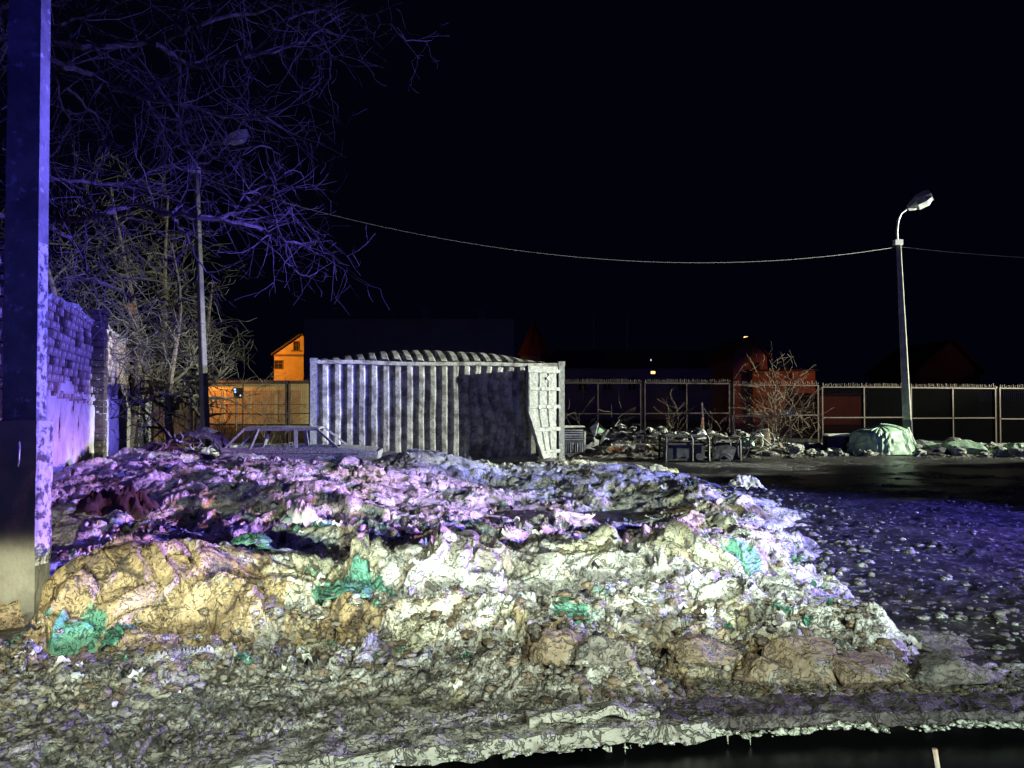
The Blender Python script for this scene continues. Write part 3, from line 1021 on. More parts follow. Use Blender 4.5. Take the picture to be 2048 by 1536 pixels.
tag(mb.build('stake', M['frost_slab']), 'short pale post in the water under the broken slab end', 'stake')
mb = MB()
mb.box((0.36, 3.28, -0.09), (0.12, 0.03, 0.2), jit=.008)
tag(mb.build('board', M['pale_wood']), 'pale board end sticking out of the water left of the short post', 'board')

# ---------------------------------------------------------------- tall concrete pole at the left edge
pl = empty('concrete_pole', (-3.60, 5.75, 0), 0, 'tall square concrete pole at the left edge, crusted white on its right side', 'pole')


def pole_part(name, x0, x1, y0, y1, z0, z1, m, nz=60, amp=0.004, taper=0.0, seed=0, nx=6):
    mb_ = MB()
    ring_ = []
    for k in range(nx):
        ring_.append((x0 + (x1 - x0) * k / nx, y0))
    for k in range(nx):
        ring_.append((x1, y0 + (y1 - y0) * k / nx))
    for k in range(nx):
        ring_.append((x1 + (x0 - x1) * k / nx, y1))
    for k in range(nx):
        ring_.append((x0, y1 + (y0 - y1) * k / nx))
    nr = len(ring_)
    vs, fs = [], []
    for i in range(nz + 1):
        z_ = z0 + (z1 - z0) * i / nz
        for (a, b_) in ring_:
            q = Vector((a * 3, b_ * 3, z_)) * 3.3 + Vector((seed, 0, 0))
            d_ = mnoise.noise(q) * amp + (0.5 - abs(mnoise.noise(q * 2.4))) * amp
            cx_, cy_ = (x0 + x1) / 2, (y0 + y1) / 2
            k_ = 1 - taper * i / nz
            vs.append((cx_ + (a - cx_) * k_ + d_ * (1 if a > cx_ else -1), cy_ + (b_ - cy_) * k_ - d_, z_))
    for i in range(nz):
        for k in range(nr):
            k2 = (k + 1) % nr
            fs.append((i * nr + k, i * nr + k2, (i + 1) * nr + k2, (i + 1) * nr + k))
    fs.append(tuple(range(nr))[::-1])
    fs.append(tuple(nz * nr + k for k in range(nr)))
    mb_.add(vs, fs)
    return mb_.build(name, m, pl)


pole_part('shaft', -0.125, 0.125, -0.125, 0.00, 1.45, 8.0, M['pole_conc'], 60, 0.003, 0.1)
pole_part('foot', -0.17, 0.145, -0.155, 0.03, -0.1, 1.45, M['pole_conc_lo'], 50, 0.006, 0.0, 3)
# crust on the side of the foot: ragged relief
mb = MB()
rr = random.Random(9)


def crust_fn(u, v):
    q = Vector((u * 2, v * 12, 3))
    d_ = 0.010 + 0.022 * (0.5 + mnoise.noise(q * 1.2)) + 0.015 * (0.5 - abs(mnoise.noise(q * 3)))
    d_ *= math.sin(math.pi * min(1, max(0, u))) ** 0.4 * (1 if v < 0.93 else max(0, (1 - v) / 0.07))
    return (0.1455 + d_, -0.158 + 0.19 * u, 0.42 + 1.6 * v)


mb.grid(lambda u, v: (crust_fn(u, v * 0.64)[0], crust_fn(u, v * .64)[1], 0.40 + 1.05 * v), 14, 90)
mb.build('crust', M['pole_crust'], pl, smooth=False)
mb = MB()
mb.grid(lambda u, v: (0.124 + 0.006 * (0.6 + mnoise.noise(Vector((u * 3, v * 30, 7)))) * math.sin(math.pi * u) ** .3, -0.122 + 0.12 * u, 1.46 + 1.3 * v), 8, 80)
mb.build('crust', M['pole_crust'], pl)
mb = MB()
mb.tube([(0.02, -0.165, 1.12), (0.05, -0.20, 1.17), (0.06, -0.21, 1.25), (0.03, -0.17, 1.30)], 0.008, 6)
mb.build('hook', M['dull_steel'], pl)

# ---------------------------------------------------------------- brick wall with plaster
UX, UY = -0.355, 0.935
W0 = Vector((-6.17, 9.0, 0))
wall = empty('brick_wall', W0, 0, 'tall old brick wall at left with flaking plaster on its lower half and dark brick piers', 'wall')
wu, wn = Vector((UX, UY, 0)), Vector((0.935, 0.355, 0))
WM = Matrix((wu, wn, Vector((0, 0, 1)))).transposed()     # columns: along, out, up
wall.rotation_euler = (0, 0, math.atan2(UY, UX))
# local axes: x along the wall (away), y: local +y = rotated; out-facing normal is local -y


def wallz(s):
    return 3.32 + 0.05 * math.sin(s * 1.3) + 0.04 * math.sin(s * 3.1 + 1)


WL = 36.0
mb = MB()
mb.box((WL / 2 - 3, 0.16, 1.62), (WL + 2, 0.22, 3.26))
mb.build('core', M['mortar'], wall)
rb = random.Random(21)
brick_mes = []
for k in range(5):
    b_ = MB()
    b_.box((0, 0, 0), (0.380, 0.07, 0.137), jit=0.0035, rng=rb)
    me_ = b_.mesh('brick')
    me_.materials.append(M['brick'] if k < 4 else M['brick_dark'])
    brick_mes.append(me_)
piers = [1.0, 8.56, 15.9, 23.4, 31.0]
count = 0
far = MB()
row_h, col_w = 0.145, 0.39


def plaster_top(s):
    t = 1.62 + 0.28 * mnoise.noise(Vector((s * 0.9, 2.0, 0))) + 0.16 * mnoise.noise(Vector((s * 3, 5.0, 0)))
    if s < 7.4:
        t += 0.22 * math.exp(-((s - 4.9) / 1.6) ** 2)
    return t


for s_i in range(int(WL / col_w)):
    for r_i in range(23):
        s_ = -1 + s_i * col_w + (0.195 if r_i % 2 else 0)
        z_ = 0.08 + r_i * row_h
        if any(abs(s_ - p_) < 0.42 for p_ in piers):
            continue
        if z_ < plaster_top(s_) - 0.45 or z_ > wallz(s_) - 0.02:
            continue
        yy = 0.035 + rb.uniform(-0.014, 0.014)
        if rb.random() < 0.05:
            yy += 0.035
        if count < 300 and s_ > 2.5:
            o = bpy.data.objects.new('brick', brick_mes[rb.randrange(5)])
            COL.objects.link(o)
            o.parent = wall
            o.location = (s_, yy, z_)
            o.rotation_euler = (rb.uniform(-.02, .02), rb.uniform(-.015, .015), rb.uniform(-.03, .03))
            count += 1
        else:
            far.box((s_, yy, z_), (0.37, 0.07, 0.128), jit=.006, rng=rb)
fo = far.build('bricks', M['brick'], wall)
fo['kind'] = 'stuff'
for p_ in piers:
    mb = MB()
    for r_i in range(24):
        z_ = 0.07 + r_i * row_h
        for k in range(2):
            mb.box((p_ - 0.17 + 0.34 * k + rb.uniform(-.01, .01), -0.07 + rb.uniform(-.012, .012), z_), (0.32, 0.26, 0.130), jit=.01, rng=rb)
    mb.box((p_, -0.05, 3.53), (0.8, 0.36, 0.08), jit=.02, rng=rb)
    mb.build('pier', M['brick_dark'], wall)
# plaster coat with ragged top, horizontal break and a vertical crack in the first bay
for bi in range(len(piers)):
    s0 = piers[bi] + 0.35
    s1 = (piers[bi + 1] - 0.35) if bi + 1 < len(piers) else WL - 3
    nu_, nv_ = (int((s1 - s0) / 0.045), 52)

    def pf(u, v, s0=s0, s1=s1):
        s = s0 + (s1 - s0) * u
        z_ = 2.35 * v
        q = Vector((s * 1.1, z_ * 1.3, bi * 3.0))
        d_ = 0.035 + 0.022 * mnoise.noise(q) + 0.012 * mnoise.noise(q * 4) + 0.006 * (0.5 - abs(mnoise.noise(q * 9)))
        return (s, -d_, z_ - 0.05)

    def sk(u, v, s0=s0, s1=s1, bi=bi):
        s = s0 + (s1 - s0) * u
        z_ = 2.35 * v - 0.05
        if z_ > plaster_top(s) + 0.08 * mnoise.noise(Vector((s * 9, z_ * 9, 1))):
            return True
        if mnoise.noise(Vector((s * 2.6, z_ * 3.0, 12))) > 0.50 - 0.10 * z_:
            return True
        if bi == 0:
            hb = 1.70 - 0.04 * (s - 4) + 0.06 * mnoise.noise(Vector((s * 2.5, 0, 0)))
            if s > 3.6 and abs(z_ - hb) < 0.055 + 0.04 * mnoise.noise(Vector((s * 3, 3, 0))):
                return True
            if 0.85 < z_ < 1.7:
                vc = 6.0 + 0.18 * mnoise.noise(Vector((0, z_ * 3, 5))) - 0.5 * (1.7 - z_)
                if abs(s - vc) < 0.055:
                    return True
        return False
    mb = MB()
    mb.grid(pf, nu_, nv_, sk)
    o = mb.build('plaster', M['plaster'], wall)
    md = o.modifiers.new('thick', 'SOLIDIFY')
    md.thickness = 0.03
    md.offset = -1
# ragged frosty coping
mb = MB()


def cop(u, v):
    s = -1 + 35 * u
    a = 2 * math.pi * v
    q = Vector((s * 2, a, 0))
    r_ = 0.07 + 0.05 * mnoise.noise(q * 1.3) + 0.03 * mnoise.noise(q * 4)
    return (s, 0.10 + 1.7 * r_ * math.cos(a), wallz(s) + r_ * math.sin(a) * 0.9)


mb.grid(cop, 420, 8)
mb.build('coping', mat('coping', (0.22, 0.20, 0.19), 0.85, 0, (0.65, 0.65, 0.66), 9, .6, 30, thr=(0.5, .6)), wall)

# ---------------------------------------------------------------- shipping container
CL, CW, CH = 6.4, 2.44, 2.6
cang = math.atan2(1.7, 6.18)
cont = empty('shipping_container', (-4.80, 18.3, 0), cang, 'burnt out corrugated shipping container with a bulging roof and an open bent door', 'container')


def corr_profile(L, pitch, depth, outer=0.46, slope=0.15):
    out = []
    n_ = int(round(L / pitch))
    pitch = L / n_
    for k in range(n_):
        a = k * pitch
        inner = 1 - outer - 2 * slope
        out += [(a, 0 + depth), (a + inner * pitch, depth), (a + (inner + slope) * pitch, 0), (a + (inner + slope + outer) * pitch, 0)]
    out.append((L, depth))
    return out


def corr_panel(L, H, pitch, depth, nz, fn, **kw):
    prof = corr_profile(L, pitch, depth, **kw)
    vs, fs = [], []
    for j in range(nz + 1):
        for (a, d_) in prof:
            vs.append(fn(a, d_, j / nz))
    w_ = len(prof)
    for j in range(nz):
        for i in range(w_ - 1):
            k = j * w_ + i
            fs.append((k, k + 1, k + w_ + 1, k + w_))
    m_ = MB()
    m_.add(vs, fs)
    return m_


def side_fn(a, d_, v):
    x_ = 0.16 + a
    z_ = 0.16 + 2.30 * v
    q = Vector((x_ * 0.9, z_ * 0.9, 0))
    bow = math.sin(math.pi * v) * math.sin(math.pi * a / 6.08)
    w1 = 0.05 * mnoise.noise(q) * bow * 2
    k = math.exp(-((a - 4.35) / 0.55) ** 2) * math.sin(math.pi * v)
    dent = 0.26 * k * math.sin(v * 5.5 - 0.6)
    y_ = 0.05 + d_ + w1 - 0.5 * dent * 0.7
    x_ += 0.022 * mnoise.noise(Vector((a * 1.3, v * 2.2, 4))) * math.sin(math.pi * v) + 0.16 * k * math.sin(v * 6.0)
    y_ += 0.012 * mnoise.noise(Vector((a * 6, v * 9, 2)))
    return (x_, y_, z_)


corr_panel(6.08, 2.3, 0.29, 0.085, 34, side_fn, outer=0.36, slope=0.19).build('side_panel', M['burnt'], cont)
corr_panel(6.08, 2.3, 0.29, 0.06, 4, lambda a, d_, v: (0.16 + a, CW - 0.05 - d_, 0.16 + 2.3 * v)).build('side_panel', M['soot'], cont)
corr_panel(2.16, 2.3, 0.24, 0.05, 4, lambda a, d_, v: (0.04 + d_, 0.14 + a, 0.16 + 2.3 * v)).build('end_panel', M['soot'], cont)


def roof_fn(a, d_, v):
    u = a / 6.08
    b_ = 0.34 * (math.sin(math.pi * min(1, u * 1.02)) ** 0.75) * (1 - (1 - min(1, v * 1.7)) ** 2.2) * (1 if v < .62 else math.cos((v - .62) * 3.6) ** .5)
    s_ = 0.5 * (1 - u)
    b_ += 0.03 * mnoise.noise(Vector((a * .8, v * 3, 9)))
    return (0.16 + a + 0.04 * mnoise.noise(Vector((a, v * 3, 1))), 0.06 + 2.30 * v, 2.585 - d_ + b_)


corr_panel(6.08, 1, 0.29, 0.07, 20, roof_fn, outer=0.44, slope=0.17).build('roof', M['burnt'], cont)
for (x_, y_) in ((0.08, 0.08), (CL - 0.08, 0.08), (0.08, CW - .08), (CL - .08, CW - .08)):
    mb = MB()
    mb.box((x_, y_, CH / 2), (0.155, 0.155, CH - 0.24), jit=.004)
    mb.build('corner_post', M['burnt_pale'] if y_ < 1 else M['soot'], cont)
    for z_ in (0.06, CH - 0.06):
        mb = MB()
        mb.box((x_, y_, z_), (0.18, 0.18, 0.118))
        mb.box((x_, y_ - 0.092, z_), (0.07, 0.01, 0.05))
        mb.build('corner_casting', M['burnt_pale'] if y_ < 1 else M['soot'], cont)


def warp_rail(y_, z_, h_, m, bend=0.03, seed=1):
    m_ = MB()
    n_ = 24
    vs, fs = [], []
    for i in range(n_ + 1):
        x_ = 0.17 + (CL - .34) * i / n_
        dz = bend * mnoise.noise(Vector((x_ * .6, seed, 0)))
        for (a, b_) in ((-.04, -h_ / 2), (.04, -h_ / 2), (.04, h_ / 2), (-.04, h_ / 2)):
            vs.append((x_, y_ + a, z_ + b_ + dz))
    for i in range(n_):
        for k in range(4):
            fs.append((i * 4 + k, i * 4 + (k + 1) % 4, i * 4 + 4 + (k + 1) % 4, i * 4 + 4 + k))
    m_.add(vs, fs)
    return m_


warp_rail(0.045, 2.505, 0.09, None).build('top_rail', M['burnt'], cont)
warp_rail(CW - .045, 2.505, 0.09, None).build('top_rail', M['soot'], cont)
warp_rail(0.045, 0.09, 0.14, None, 0.0).build('bottom_rail', M['soot'], cont)
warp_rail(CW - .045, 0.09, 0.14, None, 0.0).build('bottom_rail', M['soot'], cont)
for x_ in (0.05, CL - 0.05):
    mb = MB()
    mb.box((x_, CW / 2, 2.53), (0.09, CW - 0.36, 0.11))
    mb.build('end_rail', M['burnt_pale'], cont)
    mb = MB()
    mb.box((x_, CW / 2, 0.09), (0.09, CW - 0.36, 0.12))
    mb.build('end_rail', M['soot'], cont)
mb = MB()
mb.box((CL / 2, CW / 2, 0.14), (CL - .34, CW - .2, 0.05))
mb.build('floor', M['soot'], cont)
# header bar between post and side above the door
# the open door, folded back along the side, bent at its free lower corner
door = empty('door', (CL - 0.17, -0.03, 0.0), 0)
door.parent = cont
DWd, DH = 1.05, 2.36
door.rotation_euler = (0, 0, R(180) + math.atan2(-0.80, -0.80) - R(180) - cang)


def dfn(u, v, y_off=0.0):
    """u 0 at hinge .. 1 free edge"""
    wv = DWd if v > 0.50 else DWd * (1 - 0.30 * ((0.50 - v) / 0.50))
    x_ = 0.12 + wv * u
    y_ = -y_off + 0.018 * mnoise.noise(Vector((u * 4, v * 8, 3))) + 0.010 * mnoise.noise(Vector((u * 14, v * 24, 3)))
    if v < 0.5:
        y_ += 0.22 * (u ** 2) * ((0.5 - v) / 0.5)
    z_ = 0.10 + DH * v
    if v < 0.02:
        z_ += 0.10 * mnoise.noise(Vector((u * 6, 0, 8))) + 0.03
    return (x_, y_, z_)


# door's facing side must look to the camera: find the sign of its local y below
mb = MB()
mb.grid(lambda u, v: dfn(u, v), 30, 60)
dp = mb.build('door_panel', M['burnt_pale'], door)
md = dp.modifiers.new('thick', 'SOLIDIFY')
md.thickness = 0.03
md.offset = 0


def band(v0, v1, u0=0.0, u1=1.0, t=0.05, m=M['burnt_pale'], name='cross_bar', side=1):
    a = MB()
    nu_ = 14
    vs, fs = [], []
    for i in range(nu_ + 1):
        u = u0 + (u1 - u0) * i / nu_
        for vv, tt in ((v0, 0.016), (v0 + .003, t), (v1 - .003, t), (v1, 0.016)):
            p_ = dfn(u, vv)
            vs.append((p_[0], p_[1] + side * tt, p_[2]))
    for i in range(nu_):
        for k in range(3):
            fs.append((i * 4 + k, i * 4 + 4 + k, i * 4 + 5 + k, i * 4 + 1 + k))
    fs.append((0, 1, 2, 3))
    fs.append((nu_ * 4 + 3, nu_ * 4 + 2, nu_ * 4 + 1, nu_ * 4))
    a.add(vs, fs)
    return a.build(name, m, door)


for side in (1, -1):
    band(0.925, 0.995, -0.01, 1.03, 0.06, side=side)
    band(0.735, 0.775, -0.04, 0.98, 0.055, side=side)
    band(0.545, 0.585, -0.04, 0.98, 0.055, side=side)
    band(0.30, 0.345, -0.04, 0.99, 0.055, side=side)
    band(0.07, 0.10, -0.02, 0.99, 0.05, side=side)
    # edge member
    a = MB()
    pts = [dfn(0.985, v / 20) for v in range(21)]
    a.tube([(p_[0], p_[1] + side * .03, p_[2]) for p_ in pts], 0.03, 5)
    a.build('edge_frame', M['burnt_pale'], door)
for k, (u_, v_) in enumerate(((0.35, .87), (0.2, .76), (0.55, .755), (0.1, .56), (0.35, .563), (0.65, .56))):
    for side in (1, -1):
        p_ = dfn(u_, v_)
        a = MB()
        a.tube([(p_[0], p_[1] + side * .05, p_[2]), (p_[0], p_[1] + side * .075, p_[2])], 0.04, 8)
        a.build('bolt_boss', M['white'], door)
for v_ in (0.08, 0.32, 0.565, 0.755, 0.95):
    a = MB()
    a.box((0.06, 0.0, 0.10 + DH * v_), (0.17, 0.05, 0.09), jit=.004)
    a.build('hinge', M['burnt_pale'], door)
for u_ in (0.30, 0.62):
    for side in (1, -1):
        a = MB()
        pts = [dfn(u_ * 1.0, v / 16) for v in range(1, 17)]
        a.tube([(p_[0], p_[1] + side * .035, p_[2]) for p_ in pts], 0.012, 5)
        a.build('lock_rod', M['burnt_pale'], door)

# ---------------------------------------------------------------- burnt car in front of the container
car = empty('burnt_car', (PX(606, 16.2), 16.2, 0.0), R(4), 'burnt out estate car shell without glass, sunk behind the violet mound', 'car')
# local x forward (to the right), length about 4
carz = -0.18
car.scale = (0.78, 0.78, 0.84)


def side_outline():
    return [(-2.0, 0.35), (-2.05, 0.75), (-1.88, 0.93), (1.28, 0.93), (1.95, 0.86), (2.12, 0.70), (2.12, 0.35)]


mb = MB()
nseg = 26
vs, fs = [], []
prof_y = [(-0.80, 0.30), (-0.84, 0.50), (-0.83, 0.75), (-0.76, 0.93)]
for i in range(nseg + 1):
    t = i / nseg
    x_ = -1.95 + 4.0 * t
    top = 0.93 if x_ < 0.95 else 0.93 - 0.10 * (x_ - 0.95) / 1.1
    nar = 1.0 - 0.07 * (abs(t - .5) * 2) ** 4
    for sgn in (-1, 1):
        for (yy, zz) in prof_y:
            z2 = 0.30 + (zz - .30) / .63 * (top - 0.30)
            vs.append((x_, sgn * yy * -1 * nar + 0.012 * mnoise.noise(Vector((x_ * 5, zz * 9, sgn))), z2 + carz + 0.012 * mnoise.noise(Vector((x_ * 7, zz * 9, sgn + 3)))))
for i in range(nseg):
    for s_ in range(2):
        for k in range(3):
            a = i * 8 + s_ * 4 + k
            fs.append((a, a + 1, a + 9, a + 8))
mb.add(vs, fs)
fs2 = [(0, 1, 2, 3, 7, 6, 5, 4)]
mb.add(vs[:8], fs2)
mb.add(vs[-8:], fs2)
o = mb.build('body', M['wreck'], car)
md = o.modifiers.new('thick', 'SOLIDIFY')
md.thickness = 0.03
for sx_ in (-1.05, -0.03, 0.98):
    for sg in (-1, 1):
        mb = MB()
        mb.beam((sx_, sg * 0.848, 0.36 + carz), (sx_ - .02, sg * 0.79, 0.90 + carz), 0.022, 0.02)
        mb.build('door_seam', M['soot'], car)
for sg in (-1, 1):
    mb = MB()
    mb.beam((-1.85, sg * 0.835, 0.80 + carz), (1.6, sg * 0.835, 0.78 + carz), 0.03, 0.03)
    mb.build('side_moulding', M['soot'], car)
    for ax_ in (-1.25, 1.30):
        mb = MB()
        mb.tube([(ax_ + .36 * math.cos(R(180 * k / 10)), sg * .85, 0.42 + carz + .34 * math.sin(R(180 * k / 10))) for k in range(11)], .03, 5)
        mb.build('wheel_arch', M['wreck'], car)
# hood
mb = MB()
mb.grid(lambda u, v: (1.05 + 0.98 * u, -0.74 + 1.48 * v, 0.92 - 0.09 * u + carz + 0.05 * math.sin(math.pi * v) + 0.03 * mnoise.noise(Vector((u * 4, v * 5, 1)))), 14, 14)
mb.build('hood', M['wreck'], car)
# roof
mb = MB()
mb.grid(lambda u, v: (-1.42 + 1.92 * u, -0.60 + 1.20 * v, 1.385 + carz + 0.035 * math.sin(math.pi * v) + 0.02 * math.sin(math.pi * u) + 0.02 * mnoise.noise(Vector((u * 5, v * 5, 6)))), 20, 10)
o = mb.build('roof', M['wreck'], car)
md = o.modifiers.new('thick', 'SOLIDIFY')
md.thickness = 0.05
md.offset = -1
for sg in (-1, 1):
    Y0, Y1 = sg * 0.76, sg * 0.60

    def pil(x0, x1, w_, z0=0.90, z1=1.38, name='pillar'):
        b_ = MB()
        b_.beam((x0, Y0, z0 + carz), (x1, Y1, z1 + carz), w_, 0.05)
        b_.build(name, M['wreck'], car)
    pil(1.08, 0.48, 0.065)            # windscreen pillar
    pil(-0.02, -0.06, 0.10)           # middle pillar
    pil(-1.20, -1.02, 0.09)
    pil(-1.86, -1.38, 0.085)          # tailgate pillar
    b_ = MB()
    b_.beam((-1.42, Y1, 1.37 + carz), (0.52, Y1, 1.37 + carz), 0.07, 0.06)
    b_.build('roof_rail', M['wreck'], car)
for (x_, name) in ((1.30, 'wheel_rim'), (-1.25, 'wheel_rim')):
    for sg in (-1, 1):
        b_ = MB()
        b_.tube([(x_, sg * 0.70, 0.20), (x_, sg * 0.84, 0.20)], 0.20, 14)
        b_.build('wheel_rim', M['soot'], car)
mb = MB()
mb.box((0.1, 0, 0.32 + carz), (3.8, 1.5, 0.08))
mb.build('floor_pan', M['soot'], car)
for y_ in (-0.36, 0.36):
    mb = MB()
    pts = [(-0.30, y_ - .2, 0.4 + carz), (-0.40, y_ - .2, 1.0 + carz), (-0.40, y_ + .2, 1.0 + carz), (-0.30, y_ + .2, 0.4 + carz)]
    mb.tube(pts, 0.02, 5)
    mb.build('seat_frame', M['soot'], car)

# crumpled wreckage left of the car
wr = empty('crumpled_wreckage', (PX(395, 15.6), 15.6, 0.45), 0, 'crumpled sooty sheet wreckage left of the burnt car', 'wreckage')


def wfn(u, v):
    a = math.pi * u
    q = Vector((u * 4, v * 4, 2))
    return (-0.62 + 1.22 * u + 0.05 * mnoise.noise(q * 2), -0.4 + 0.8 * v, 0.12 + 0.42 * math.sin(a) ** 0.6 * (0.75 + 0.25 * v) + 0.09 * mnoise.noise(q) + 0.05 * (0.5 - abs(mnoise.noise(q * 2.5))))


mb = MB()
mb.grid(wfn, 34, 16)
o = mb.build('panel', M['soot'], wr)
o.modifiers.new('thick', 'SOLIDIFY').thickness = 0.02
rw = random.Random(44)
for k in range(26):
    t = rw.random()
    x_ = -0.66 + 1.28 * t
    zt = 0.10 + 0.40 * math.sin(math.pi * t) ** .6
    p = Vector((x_, -0.43 - .04 * rw.random(), zt * rw.uniform(.15, 1.05)))
    d = Vector((rw.uniform(-1, 1), rw.uniform(-.2, .1), rw.uniform(-.7, .7))).normalized()
    pts = [p]
    for i in range(5):
        d = (d + Vector((rw.gauss(0, .5), rw.gauss(0, .15), rw.gauss(0, .5)))).normalized()
        pts.append(pts[-1] + d * .055)
    mb = MB()
    mb.tube(pts, [.006, .014, .02, .016, .012, .006], 5)
    mb.build('torn_strip', rw.choice([M['cloth'], M['dull_steel'], M['charred'], M['wreck']]), wr)
mb = MB()
mb.grid(lambda u, v: (-0.98 + 0.40 * u, -0.45 + 0.1 * mnoise.noise(Vector((u * 3, v * 3, 0))), -0.05 + 0.34 * v * (0.4 + .6 * math.sin(u * 2.2))), 8, 8)
o = mb.build('fender', M['charred'], wr)
o.modifiers.new('thick', 'SOLIDIFY').thickness = 0.02
put_lump('snow_mound', 800, 920, 16.6, 1.4, 0.62, M['soot'], 31, 'dark sooty mound in front of the container beside the hood of the car', 'mound', amp=0.35)
put_lump('snow_mound', 905, 925, 17.2, 0.95, 0.36, M['charred'], 33, 'low dark lump in front of the container below the door shadow', 'mound', amp=0.45)
put_lump('ice_lump', 860, 925, 17.0, 0.6, 0.36, M['ice'], 35, 'pale ice lump between the two dark mounds at the container', 'ice lump', amp=0.5)
put_lump('ice_lump', 960, 930, 17.4, 0.7, 0.22, M['ice'], 36, 'pale flat ice lump below the shadowed part of the container', 'ice lump', amp=0.5)
put_lump('ice_lump', 480, 905, 15.2, 1.1, 0.32, M['ice'], 37, 'pale ragged ice lump against the side of the burnt car', 'ice lump', amp=0.55)
put_lump('ice_lump', 560, 915, 15.3, 0.9, 0.25, M['ice'], 38, 'low ragged ice lump under the doors of the burnt car', 'ice lump', amp=0.55)

# ---------------------------------------------------------------- lamp posts, wire
def lamp_post(name, base, top, label, arm_pts, head_rot, sq=0.25, m=M['concrete'], band=True):
    b0 = Vector(base)
    r_ = empty(name, b0, 0, label, 'lamp post')
    t0 = Vector(top) - b0
    q = t0.normalized().to_track_quat('Z', 'Y') @ Matrix.Rotation(R(-28), 3, 'Z').to_quaternion()

    def shaft(z0, z1, w0, w1, mm, nm):
        a = MB()
        L = t0.length
        vs = []
        for (zz, w_) in ((z0, w0), (z1, w1)):
            for (sx, sy) in ((-1, -.8), (-.8, -1), (.8, -1), (1, -.8), (1, .8), (.8, 1), (-.8, 1), (-1, .8)):
                vs.append(q @ Vector((sx * w_ / 2, sy * w_ / 2, zz * L)))
        fs = [(k, (k + 1) % 8, 8 + (k + 1) % 8, 8 + k) for k in range(8)] + [tuple(range(8))[::-1], tuple(range(8, 16))]
        a.add(vs, fs)
        return a.build(nm, mm, r_)
    if band:
        shaft(0.0, 0.085, sq * 1.12, sq * 1.10, m, 'footing')
        shaft(0.086, 0.147, sq * 1.16, sq * 1.12, M['black'], 'painted_band')
        shaft(0.148, 1.0, sq * 1.0, sq * 0.55, m, 'shaft')
    else:
        shaft(0.0, 1.0, sq, sq * 0.55, m, 'shaft')
    a = MB()
    ap = [t0 + Vector(p_) for p_ in arm_pts]
    a.tube(ap, 0.035, 8)
    a.build('arm', M['lamp_metal'] if band else m, r_)
    a = MB()
    a.box(t0 + Vector((-0.03, -.02, -0.10)), (0.24, 0.2, 0.16))
    a.build('clamp', M['lamp_metal'], r_)
    h = empty('lamp_head', ap[-1])
    h.parent = r_
    h.rotation_euler = head_rot
    a = MB()     # housing: tapered shell
    vs = []
    for (x_, w_, zt, zb) in ((0, .05, .05, -.05), (.14, .10, .10, -.07), (.34, .145, .16, -.02), (.58, .14, .17, -.02), (.70, .13, .15, -.03)):
        vs += [(x_, -w_, zb), (x_, w_, zb), (x_, w_ * .8, zt), (x_, -w_ * .8, zt)]
    fs = []
    for i in range(4):
        for k in range(4):
            fs.append((i * 4 + k, i * 4 + (k + 1) % 4, i * 4 + 4 + (k + 1) % 4, i * 4 + 4 + k))
    fs += [(3, 2, 1, 0), (16, 17, 18, 19)]
    a.add(vs, fs)
    a.build('housing', M['lamp_metal'], h)
    a = MB()     # glass bowl under it
    vs = []
    for (x_, w_, zb) in ((.16, .08, -.07), (.26, .13, -.14), (.52, .13, -.15), (.68, .07, -.06)):
        vs += [(x_, -w_, -0.022), (x_, -w_ * .7, zb), (x_, w_ * .7, zb), (x_, w_, -0.022)]
    fs = []
    for i in range(3):
        for k in range(3):
            fs.append((i * 4 + k, i * 4 + k + 1, i * 4 + 5 + k, i * 4 + 4 + k))
    fs += [(0, 3, 2, 1), (12, 13, 14, 15)]
    a.add(vs, fs)
    a.build('glass_bowl', M['lampglass'], h)
    return r_, t0 + b0


LY = 24.0
lp, ltop = lamp_post('lamp_post', (PX(1816, LY), LY, 0.0), (PX(1800, LY), LY, PZ(478, LY)), 'tall pale concrete lamp post with a black band near its foot at right',
                     [(-0.02, 0, -0.15), (-0.04, 0, 0.25), (0.0, 0, 0.60), (0.10, 0, 0.83), (0.28, -0.05, 0.98)], (R(-30), R(-24), R(-28)))
for o_ in lp.children:
    if o_.name.startswith('lamp_head'):
        o_.scale = (1.05, 1.3, 1.3)
YL2 = 20.0
lp2, ltop2 = lamp_post('lamp_post', (PX(414, YL2), YL2, 0.0), (PX(388, YL2), YL2, PZ(330, YL2)), 'slim weathered lamp post behind the bare branches at left',
                       [(0, 0, -0.1), (0.02, 0, 0.3), (0.3, 0, 0.55), (0.75, 0, 0.62)], (R(20), R(-10), R(-20)), sq=0.19, band=False, m=mat('old_grey_pole', (0.13, 0.125, 0.11), .9, 0, (0.08, 0.075, 0.07), 4, .5, 20))


def wire(name, a, b, sag, label, rad=0.0065):
    a, b = Vector(a), Vector(b)
    pts = []
    for i in range(33):
        t = i / 32
        p_ = a.lerp(b, t)
        p_.z -= sag * 4 * t * (1 - t)
        pts.append(p_)
    m_ = MB()
    m_.tube(pts, rad, 4)
    return tag(m_.build(name, mat('cable', (0.4, 0.4, 0.4), 0.5)), label, 'cable')


wa = ltop + Vector((0, 0, -0.22))
wire('cable', wa, PT(395, 352, YL2), 1.22, 'overhead cable sagging between the two lamp posts')
wire('cable', wa, (PX(2300, 23), 23, PZ(520, 23)), 0.12, 'overhead cable running right from the tall lamp post', 0.006)
mb = MB()
mb.beam((PX(1815, 23.6), 23.6, PZ(855, 23.6)), (PX(1837, 23.4), 23.4, 0.0), 0.07, 0.05)
tag(mb.build('prop', M['dull_steel']), 'slanting prop leaning against the foot of the tall lamp post', 'prop')

